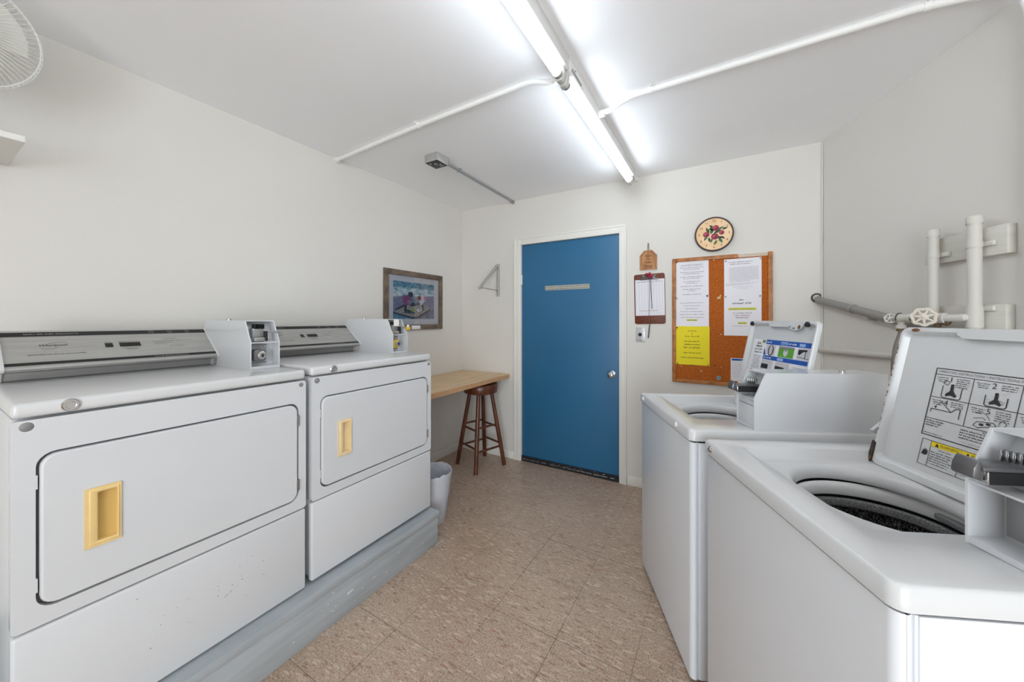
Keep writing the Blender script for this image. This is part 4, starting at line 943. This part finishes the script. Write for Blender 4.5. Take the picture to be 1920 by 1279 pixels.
def policy(s, w, h):
    s.cwords(w/2-.01, w*.64, h-.026, .007, 1, .001, 1); s.cwords(w/2-.01, w*.58, h-.040, .007, 1, .001, 2)
    for k in range(17): s.words(w*.14, w*(.93 if k < 15 else .7), h-.062-.0062*k, .004, 2, .001, k)
    for k in range(3): s.words(w*.05, w*(.9-.2*k), h-.174-.0065*k, .004, 2, .001, 40+k)
    s.cwords(w/2, w*.5, h-.2, .0045, 2, .001, 50); s.cwords(w/2, w*.28, h-.211, .004, 2, .001, 51)
def notice(s, w, h):
    s.cwords(w/2, w*.17, h-.036, .0125, 1, .001, 1); s.cwords(w/2, w*.54, h-.060, .0135, 1, .001, 2)
    s.rect(w*.12, w*.86, h-.102, h-.086, 3, .0008); s.words(w*.14, w*.84, h-.098, .0075, 2, .0011, 3)
    s.cwords(w/2, w*.5, h-.126, .0085, 2, .001, 4); s.cwords(w/2, w*.46, h-.142, .0085, 4, .001, 5); s.cwords(w/2, w*.36, h-.158, .009, 2, .001, 6)
    s.rect(w*.38, w*.62, h-.199, h-.186, 3, .0008); s.cwords(w/2, w*.22, h-.196, .008, 1, .0011, 7); s.cwords(w/2-.01, w*.44, h-.216, .004, 2, .001, 8)
def bluehead(s, w, h):
    s.rect(.006, w-.004, h-.018, h-.004, 1, .0008); s.words(w*.38, w*.7, h-.015, .007, 0, .0011, 1)
    for k in range(9): s.words(.01, w*.7-.02*(k % 3), h-.035-.012*k, .005, 2, .001, k)
M_PRINT = mat('printed_text', (98, 96, 100), .8); M_OLIVE = mat('print_on_yellow', (104, 96, 40), .8)
PM = [M_PAPER, M_PRINT, M_HILITE]
paper('rules_sheet', 'white laundry rules sheet at the top left of the cork board', -.304, -.084, 1.49, 1.769, rules_top, PM, tilt=.004)
paper('rules_sheet', 'white sheet of centred lines just above the yellow notice on the cork board', -.303, -.083, 1.27, 1.497, rules_mid, PM, layer=-.0+1)
paper('yellow_notice', 'yellow notice at the lower left of the cork board', -.302, -.079, .996, 1.281, yellow, [M_YELLOW, M_OLIVE], layer=2)
paper('policy_sheet', 'white densely printed sheet at the top right of the cork board', .012, .231, 1.48, 1.756, policy, [M_PAPER, M_PRINT, M_INKL], tilt=.004)
paper('notice_sheet', 'white sheet with yellow highlighted lines below the densely printed sheet', .011, .230, 1.218, 1.499, notice, [M_PAPER, M_PRINT, M_INKG, M_HILITE, M_REDINK], layer=1)
paper('flyer', 'small blue-headed white flyer at the bottom right of the cork board', .051, .20, .9, 1.061, bluehead, [M_PAPER, M_BLUEINK, M_INKL])
def pin(x, z, rgb, label, d=.0125, r=.0055):
    b = MB(); b.lathe([(r, 0), (r, .003), (r*.6, .007), (0, .0075)], (x, BY-d, z), (0,-1,0), 12)
    b.tube([(x, BY-d, z), (x, BY-.006, z)], .0006, 5)
    single(b, 'push_pin', mat('pin_%d_%d_%d' % rgb, rgb, .3), label, 'push pin', (x, BY-d, z), 'pins on the cork board')
pin(-.304+.006, 1.76, (24,24,26), 'black pin at the top left corner of the laundry rules sheet')
pin(-.296, 1.492, (120,130,70), 'olive pin on the left edge where the two white sheets meet', .0135)
pin(-.094, 1.502, (20,22,40), 'dark blue pin on the right edge where the two white sheets meet', .0135, .0065)
pin(-.294, 1.270, (24,24,26), 'black pin at the top left corner of the yellow notice', .0135)
pin(-.088, 1.004, (170,150,30), 'yellow pin at the bottom right corner of the yellow notice', .0135)
pin(-.290, 1.003, (120,96,30), 'brown pin at the bottom left corner of the yellow notice', .0135)
pin(.022, 1.744, (150,150,150), 'grey pin at the top left corner of the densely printed sheet')
pin(.224, 1.748, (190,180,180), 'pale pin at the top right corner of the densely printed sheet')
pin(.02, 1.492, (160,160,164), 'grey pin on the left edge of the highlighted sheet', .0135)
pin(.222, 1.492, (140,140,150), 'grey pin on the right edge of the highlighted sheet', .0135)
pin(-.052, 1.757, (214,190,160), 'cream pin near the top of the bare cork between the sheets', .010)
pin(-.052-.08, .955, (226,200,170), 'cream pin on the cork below the yellow notice', .010)
pin(-.262, .98, (196,160,120), 'tan pin on the cork below the left end of the yellow notice', .010)
pin(-.006, .99, (220,196,160), 'cream pin on the cork left of the small flyer', .010, .004)
pin(-.008, 1.226, (214,190,160), 'cream pin on the cork level with the yellow notice', .010, .004)
pin(-.046, 1.0, (104,40,24), 'dark red pin on the cork right of the yellow notice', .010, .005)
b = MB(); b.lathe([(.015, 0), (.016, .003), (.014, .006), (.011, .006), (.009, .004), (0, .004)], (-.022, BY-.0095, .913), (0,-1,0), 24); b.lathe([(.006, 0), (.005, .003), (0, .003)], (-.022, BY-.0135, .913), (0,-1,0), 12, 1)
single(b, 'button_badge', [mat('badge_grey', (160,170,176), .3, .4), mat('badge_blue', (90,130,160), .4)], 'round silver-blue button on the cork near the bottom of the board', 'badge', (-.022, BY-.0095, .913))
s = Sheet((-.033, BY-.0102, 1.478), (1,0,0), (0,0,1)); s.block([(0, 0), (.024, .002), (.022, .014), (.028, .026), (.020, .03), (.014, .016), (.002, .014)], .0008, 0)
single(s, 'paper_scrap', mat('scrap_paper', (206,180,140), .8), 'torn tan paper scrap left on the cork between the two columns of sheets', 'paper scrap', (-.033, BY-.0102, 1.478))

# ================================================================== ceiling: lights and conduits
def light(label, y0, y1, group='fluorescent strip lights'):
    t = thing('fluorescent_light', label, 'ceiling light', (-.6, (y0+y1)/2, HZ), group=group); h = (y1-y0)/2
    b = MB(); b.box(-.035, .035, -h, h, -.062, 0, .003); b.box(.034, .0365, -h, h, -.006, 0); b.build('channel', M_FIXTURE, t)
    b = MB(); b.tube([(0, -h+.035, -.09), (0, h-.035, -.09)], .019, 20); b.build('tube', M_TUBE, t)
    for sgn in (-1, 1):
        b = MB(); e = sgn*h
        b.prism([(-.022, -.06), (.022, -.06), (.024, -.085), (.012, -.114), (-.012, -.114), (-.024, -.085)], min(e-sgn*.004, e-sgn*.030), max(e-sgn*.004, e-sgn*.030), 'y', .003); b.build('lamp_holder', mat('holder_white', (206,206,202), .4), t)
        b = MB(); b.tube([(0, e-sgn*.028, -.09), (0, e-sgn*.05, -.09)], .0195, 18); b.build('tube_cap', M_ALU, t)
    b = MB(); b.box(.0365, .039, -h+.02, -h+.14, -.05, -.042); b.lathe([(.004, 0), (.004, .003), (0, .003)], (.0365, -h+.06, -.03), (1,0,0), 8); b.build('channel_clip', M_GREYMETAL, t)
    return t
far_light = light('lit fluorescent strip light above the blue door, far one of the pair', 1.455, 2.79)
light('lit fluorescent strip light running overhead toward the viewer', .10, 1.445)
b = MB(); b.tube([(.012, .667, -.018), (.012, BY-2.1225-.002, -.018)], .0115, 12); b.tube([(.012, BY-2.1225-.03, -.018), (.012, BY-2.1225-.001, -.018)], .016, 12); b.build('end_conduit', M_CONDUIT, far_light)
def conduit(name, label, pts, r, mats, straps=(), ends=(), n=6, smoothpath=True):
    t = thing(name, label, 'conduit', pts[0]); o3 = Vector(pts[0])
    b = MB(); b.tube([Vector(p)-o3 for p in (catmull(pts, n) if smoothpath else pts)], r, 14); b.build('pipe', mats, t)
    for p, d in straps:                        # strap: ring round the pipe plus a fixing tab
        p = Vector(p)-o3; d = Vector(d).normalized(); side = d.cross(Vector((0,0,1))).normalized()
        b = MB(); b.tube([p-d*.009, p+d*.009], r+.003, 14); T = Matrix.Translation(p+Vector((0,0,r-.002)))
        b.tube([p+side*(r*.4)+Vector((0,0,r-.003)), p+side*(r+.018)+Vector((0,0,r-.003))], .0035, 8); b.build('strap', mats, t)
    for p, d in ends:
        p = Vector(p)-o3; d = Vector(d).normalized(); b = MB(); b.tube([p, p+d*.028], r+.005, 14); b.build('connector', mats, t)
    return t
zc = HZ-.013
conduit('ceiling_conduit', 'white conduit crossing the ceiling from the lights to the left wall', [(LX, 1.545, zc), (-1.5, 1.51, zc), (-.80, 1.50, zc), (-.76, 1.502, zc-.004), (-.70, 1.515, zc-.02), (-.635, 1.515, zc-.024)], .0125, M_CONDUIT, [((-1.515, 1.51, zc), (1,0,0))], [((LX+.0, 1.545, zc), (1,0,0)), ((-.663, 1.515, zc-.024), (1,0,0))], smoothpath=False)
conduit('ceiling_conduit', 'white conduit crossing the ceiling from the lights toward the right wall', [(-.565, 1.88, zc-.026), (-.50, 1.876, zc-.022), (-.44, 1.858, zc-.008), (-.39, 1.85, zc), (-.3, 1.85, zc), (.6, 1.85, zc), (.74, 1.875, zc), (.84, 1.908, zc-.004), (.885, 1.926, zc-.03), (.900, 1.930, zc-.09), (.902, 1.931, 1.9), (.902, 1.931, 1.0)], .0135, M_CONDUIT, [((-.3, 1.85, zc), (1,0,0)), ((.63, 1.855, zc), (1,0,0))], [((-.565, 1.88, zc-.026), (1,-.05,0))], smoothpath=False)
t = thing('junction_box', 'small grey square metal box on the ceiling left of the lights', 'junction box', (-1.708, 1.878, HZ))
b = MB(); b.box(-.058, .058, -.058, .058, -.056, 0, .005); b.build('box', mat('box_grey', (176,176,174), .35, .3), t)
b = MB(); b.box(-.053, .053, -.053, .053, -.0575, -.0545, .001); r = random.Random(2)
for k in range(12): b.lathe([(.007, 0), (.006, .003), (0, .004)], (r.uniform(-.032, .032), r.uniform(-.032, .032), -.0575), (0,0,-1), 8, 1)
o = b.build('cover', [mat('cover_dark', (64,66,70), .5, .4), M_STEEL], t); o['label'] = 'dark cover with screws'
t = conduit('ceiling_conduit', 'thin grey conduit from the square ceiling box to the back wall', [(-1.700, 1.937, HZ-.018), (-1.705, 2.03, HZ-.012), (-1.715, 2.4, HZ-.011), (-1.722, BY-.03, HZ-.011), (-1.722, BY-.004, HZ-.016)], .0095, M_GREYMETAL, [((-1.708, 2.12, HZ-.011), (0,1,0))], [((-1.700, 1.937, HZ-.018), (0,1,0)), ((-1.722, BY-.03, HZ-.013), (0,1,0))], smoothpath=False)

# ================================================================== right wall plumbing
pathz = lambda L: [rw(*p) for p in L]
b0 = rw(.0, .035, 1.46)
t = thing('drain_pipe', 'grey pipe sloping down the right wall from the corner', 'pipe', b0)
b = MB(); b.tube([rw(a, o_, z)-b0 for a, o_, z in ((.004, .024, 1.459), (.03, .04, 1.453), (.47, .045, 1.357), (.70, .056, 1.306), (.83, .056, 1.276))], .021, 18); b.build('pipe', M_GREYPIPE, t)
b = MB(); b.tube([rw(.32, .0435, 1.3895)-b0, rw(.335, .0437, 1.3862)-b0], .025, 18); b.build('pipe_collar', M_GREYMETAL, t)
b = MB(); b.box(.405, .428, 0, .03, 1.325, 1.345, .002, T=Matrix.Translation(-b0) @ RT); b.build('pipe_clip', M_GREYMETAL, t)
b = MB(); b.lathe([(.030, 0), (.029, .002), (.02, .003), (.02, 0)], Vector((RX-.03, BY-.001, 1.47))-b0, (0,-1,0), 20); o = b.build('dark_hole_ring', mat('dark_hole', (84,78,70), .9), t); o['label'] = 'dark ring drawn in for the ragged hole at the corner'  # ring's dark colour stands in for the shade inside the wall hole
b = MB(); b.tube([rw(-.0, .018, 1.139), rw(.35, .018, 1.148), rw(1.05, .018, 1.172)], .0165, 14)
single(b, 'wall_pipe', M_PIPEPAINT, 'thin painted pipe along the right wall behind the washers', 'pipe', tuple(rw(0, .018, 1.139)))
def board(label, s0, s1, z0, z1, rough):
    c = rw((s0+s1)/2, 0, z0); t = MB(); t.box(s0, s1, .0005, .028, z0, z1, .002, T=RT)
    return single(t, 'backing_board', stretched('painted_board', (204,201,192), (212,209,200), (8, 8, 40), .6, 0, .25), label, 'board', tuple(c), group='painted boards behind the water pipes')
board('upper painted board behind the two water pipes', .724, 1.035, 1.567, 1.672, 0)
board('lower painted board behind the valves', .72, 1.03, 1.2, 1.386, 0)
b = MB(); r = random.Random(9)
def handwheel(b, c, n, R, mi=0, k=6):
    n = Vector(n).normalized(); u = n.orthogonal().normalized(); w = n.cross(u); c = Vector(c)
    pts = []
    for j in range(48):
        a = 2*PI*j/48; rr = R*(1+.07*math.cos(k*a)); pts.append(c+(u*math.cos(a)+w*math.sin(a))*rr)
    b.tube(pts, R*.17, 8, closed=True, mi=mi)
    for j in range(k):
        a = 2*PI*j/k; b.tube([c+n*R*.1, c+(u*math.cos(a)+w*math.sin(a))*R*.95], R*.13, 7, mi=mi)
    b.lathe([(R*.45, -.004), (R*.42, .004), (R*.2, .008), (0, .008)], c, n, 14, mi=mi); b.lathe([(R*.12, 0), (R*.12, .006), (0, .007)], c+n*.007, n, 8, mi=mi)
def water_pipe(label, sv, off, z0, z1, r, straps):
    o3 = rw(sv, off, z0); t = thing('water_pipe', label, 'pipe', o3)
    b = MB(); b.tube([rw(sv, off, z0)-o3, rw(sv, off, z1)-o3], r, 18); b.build('riser', M_PIPEPAINT, t)
    b = MB(); b.lathe([(r+.0025, -.022), (r+.0025, .004), (r, .008), (0, .009)], rw(sv, off, z1)-o3, (0,0,1), 18); b.build('cap', M_PIPEPAINT, t)
    for z in straps:
        b = MB(); b.tube([rw(sv, off, z-.011)-o3, rw(sv, off, z+.011)-o3], r+.002, 18); b.box(sv+r*.6, sv+r+.028, .028, .040, z-.010, z+.010, .004, T=Matrix.Translation(-o3) @ RT); b.build('strap', M_PIPEPAINT, t)
    return t, o3
# left riser: turns left into the small valve that feeds the hose
t, o3 = water_pipe('shorter painted water pipe on the left, with the small white valve and hose', .795, .053, 1.34, 1.70, .0165, (1.60,))
L = lambda *p: rw(*p)-o3
b = MB(); b.tube(catmull([L(.795, .053, 1.36), L(.793, .058, 1.345), L(.785, .075, 1.34), L(.762, .10, 1.337)]), .0135, 14); b.build('branch', M_PIPEPAINT, t)
vd = (rw(.68, .12, 1.336)-rw(.762, .10, 1.337)).normalized()
b = MB(); c = L(.762, .10, 1.337); b.lathe([(.019, 0), (.019, .016), (.014, .018), (.016, .03), (.020, .038), (.020, .056), (.012, .062), (.006, .07), (.006, .09)], c, vd, 16)
b.tube([c+vd*.045, c+vd*.045+Vector((0,0,-.03))], .011, 12); b.tube([c+vd*.045+Vector((0,0,-.03)), c+vd*.045+Vector((0,0,-.046))], .0165, 10); b.build('valve_body', M_PIPEPAINT, t)
b = MB(); b.tube([c+vd*.05+Vector((0, 0, .0))+(Vector((vd.y, -vd.x, 0))*math.cos(a)+Vector((0,0,1))*math.sin(a))*.0225 for a in [-.9+k*.35 for k in range(14)]], .0025, 6); b.build('wire_loop', M_DARKMETAL, t)
b = MB(); handwheel(b, c+vd*.088, Vector((-.45,-1,.1)).normalized(), .019); b.build('handwheel', mat('wheel_white', (226,222,214), .5), t)
hp = c+vd*.045+Vector((0,0,-.046))+o3
# right riser: branch to the big valve
t, o3 = water_pipe('taller painted water pipe on the right, with the large valve wheel', .955, .053, 1.225, 1.712, .019, (1.612, 1.372))
b = MB(); b.tube([L(.955, .053, 1.30), L(.955, .053, 1.375)], .0225, 16); b.tube([L(.955, .053, 1.338), L(.945, .075, 1.338), L(.90, .085, 1.336), L(.845, .10, 1.336)], .0145, 14); b.tube([L(.89, .088, 1.336), L(.84, .10, 1.336)], .021, 14); b.build('branch', M_PIPEPAINT, t)
c = L(.825, .105, 1.336); wn = Vector((-.42, -1, .08)).normalized()
b = MB(); b.lathe([(0, -.03), (.022, -.028), (.026, 0), (.022, .022), (.012, .028), (.008, .05), (.008, .066)], c, wn, 18); b.build('valve_body', M_PIPEPAINT, t)
b = MB(); handwheel(b, c+wn*.064, wn, .0325, k=7); b.build('handwheel', mat('wheel_cream', (216,208,196), .5), t)
b = MB(); e = c+Vector((.034, -.034, -.006)); b.tube([c+Vector((.01, -.01, -.008)), e], .014, 12); b.tube([e, e+Vector((.014, -.016, -.008))], .019, 8); b.tube([e+Vector((-.01, .01, -.0)), e+Vector((-.012, -.002, -.03))], .011, 10); o = b.build('hose_outlet', M_BRASS, t); o['label'] = 'tarnished brass outlet'
# supply hose from the small valve down behind the near washer
b = MB(); pts = catmull([hp+Vector((0,0,.01)), hp+Vector((.0, .0, -.02)), hp+Vector((-.016, .0, -.09)), hp+Vector((-.022, .004, -.2)), hp+Vector((-.012, .01, -.36)), hp+Vector((.03, .0, -.6))], 8)
b.tube(pts, .0105, 12); b.tube([hp+Vector((0,0,.012)), hp+Vector((0,0,-.012))], .0155, 8, mi=1)
single(b, 'supply_hose', [M_HOSE, M_BRASS], 'grey-brown supply hose hanging from the small valve behind the near washer', 'hose', tuple(hp))

# ================================================================== light, world, camera
w = bpy.data.worlds.new('sky'); SC.world = w; w.use_nodes = True
bg = w.node_tree.nodes['Background']; bg.inputs[0].default_value = (.92, .96, 1, 1); bg.inputs[1].default_value = 1.0
def area(name, loc, rot, sx, sy, e, col=(1,1,1)):
    L = bpy.data.lights.new(name, 'AREA'); L.shape = 'RECTANGLE'; L.size = sx; L.size_y = sy; L.energy = e; L.color = col
    o = bpy.data.objects.new(name, L); COL.objects.link(o); o.location = loc; o.rotation_euler = rot; return o
area('window_daylight', (1.275, FY-.1, 1.15), (PI/2, 0, 0), 2.1, 2.2, 84, (.87, .94, 1))
cam = bpy.data.cameras.new('camera'); co = bpy.data.objects.new('camera', cam); COL.objects.link(co); SC.camera = co
co.location = (0, 0, CAMZ); co.rotation_euler = (PI/2, 0, math.radians(30.4))
cam.sensor_fit = 'HORIZONTAL'; cam.sensor_width = 36; cam.lens = 672/1920*36; cam.shift_y = (599.5-639.5)/1920; cam.clip_start = .02
SC.view_settings.view_transform = 'Standard'; SC.view_settings.look = 'None'; SC.view_settings.gamma = 1; SC.view_settings.use_curve_mapping = False
SC.view_settings.exposure = .4
SC.cycles.max_bounces = 12; SC.cycles.diffuse_bounces = 8
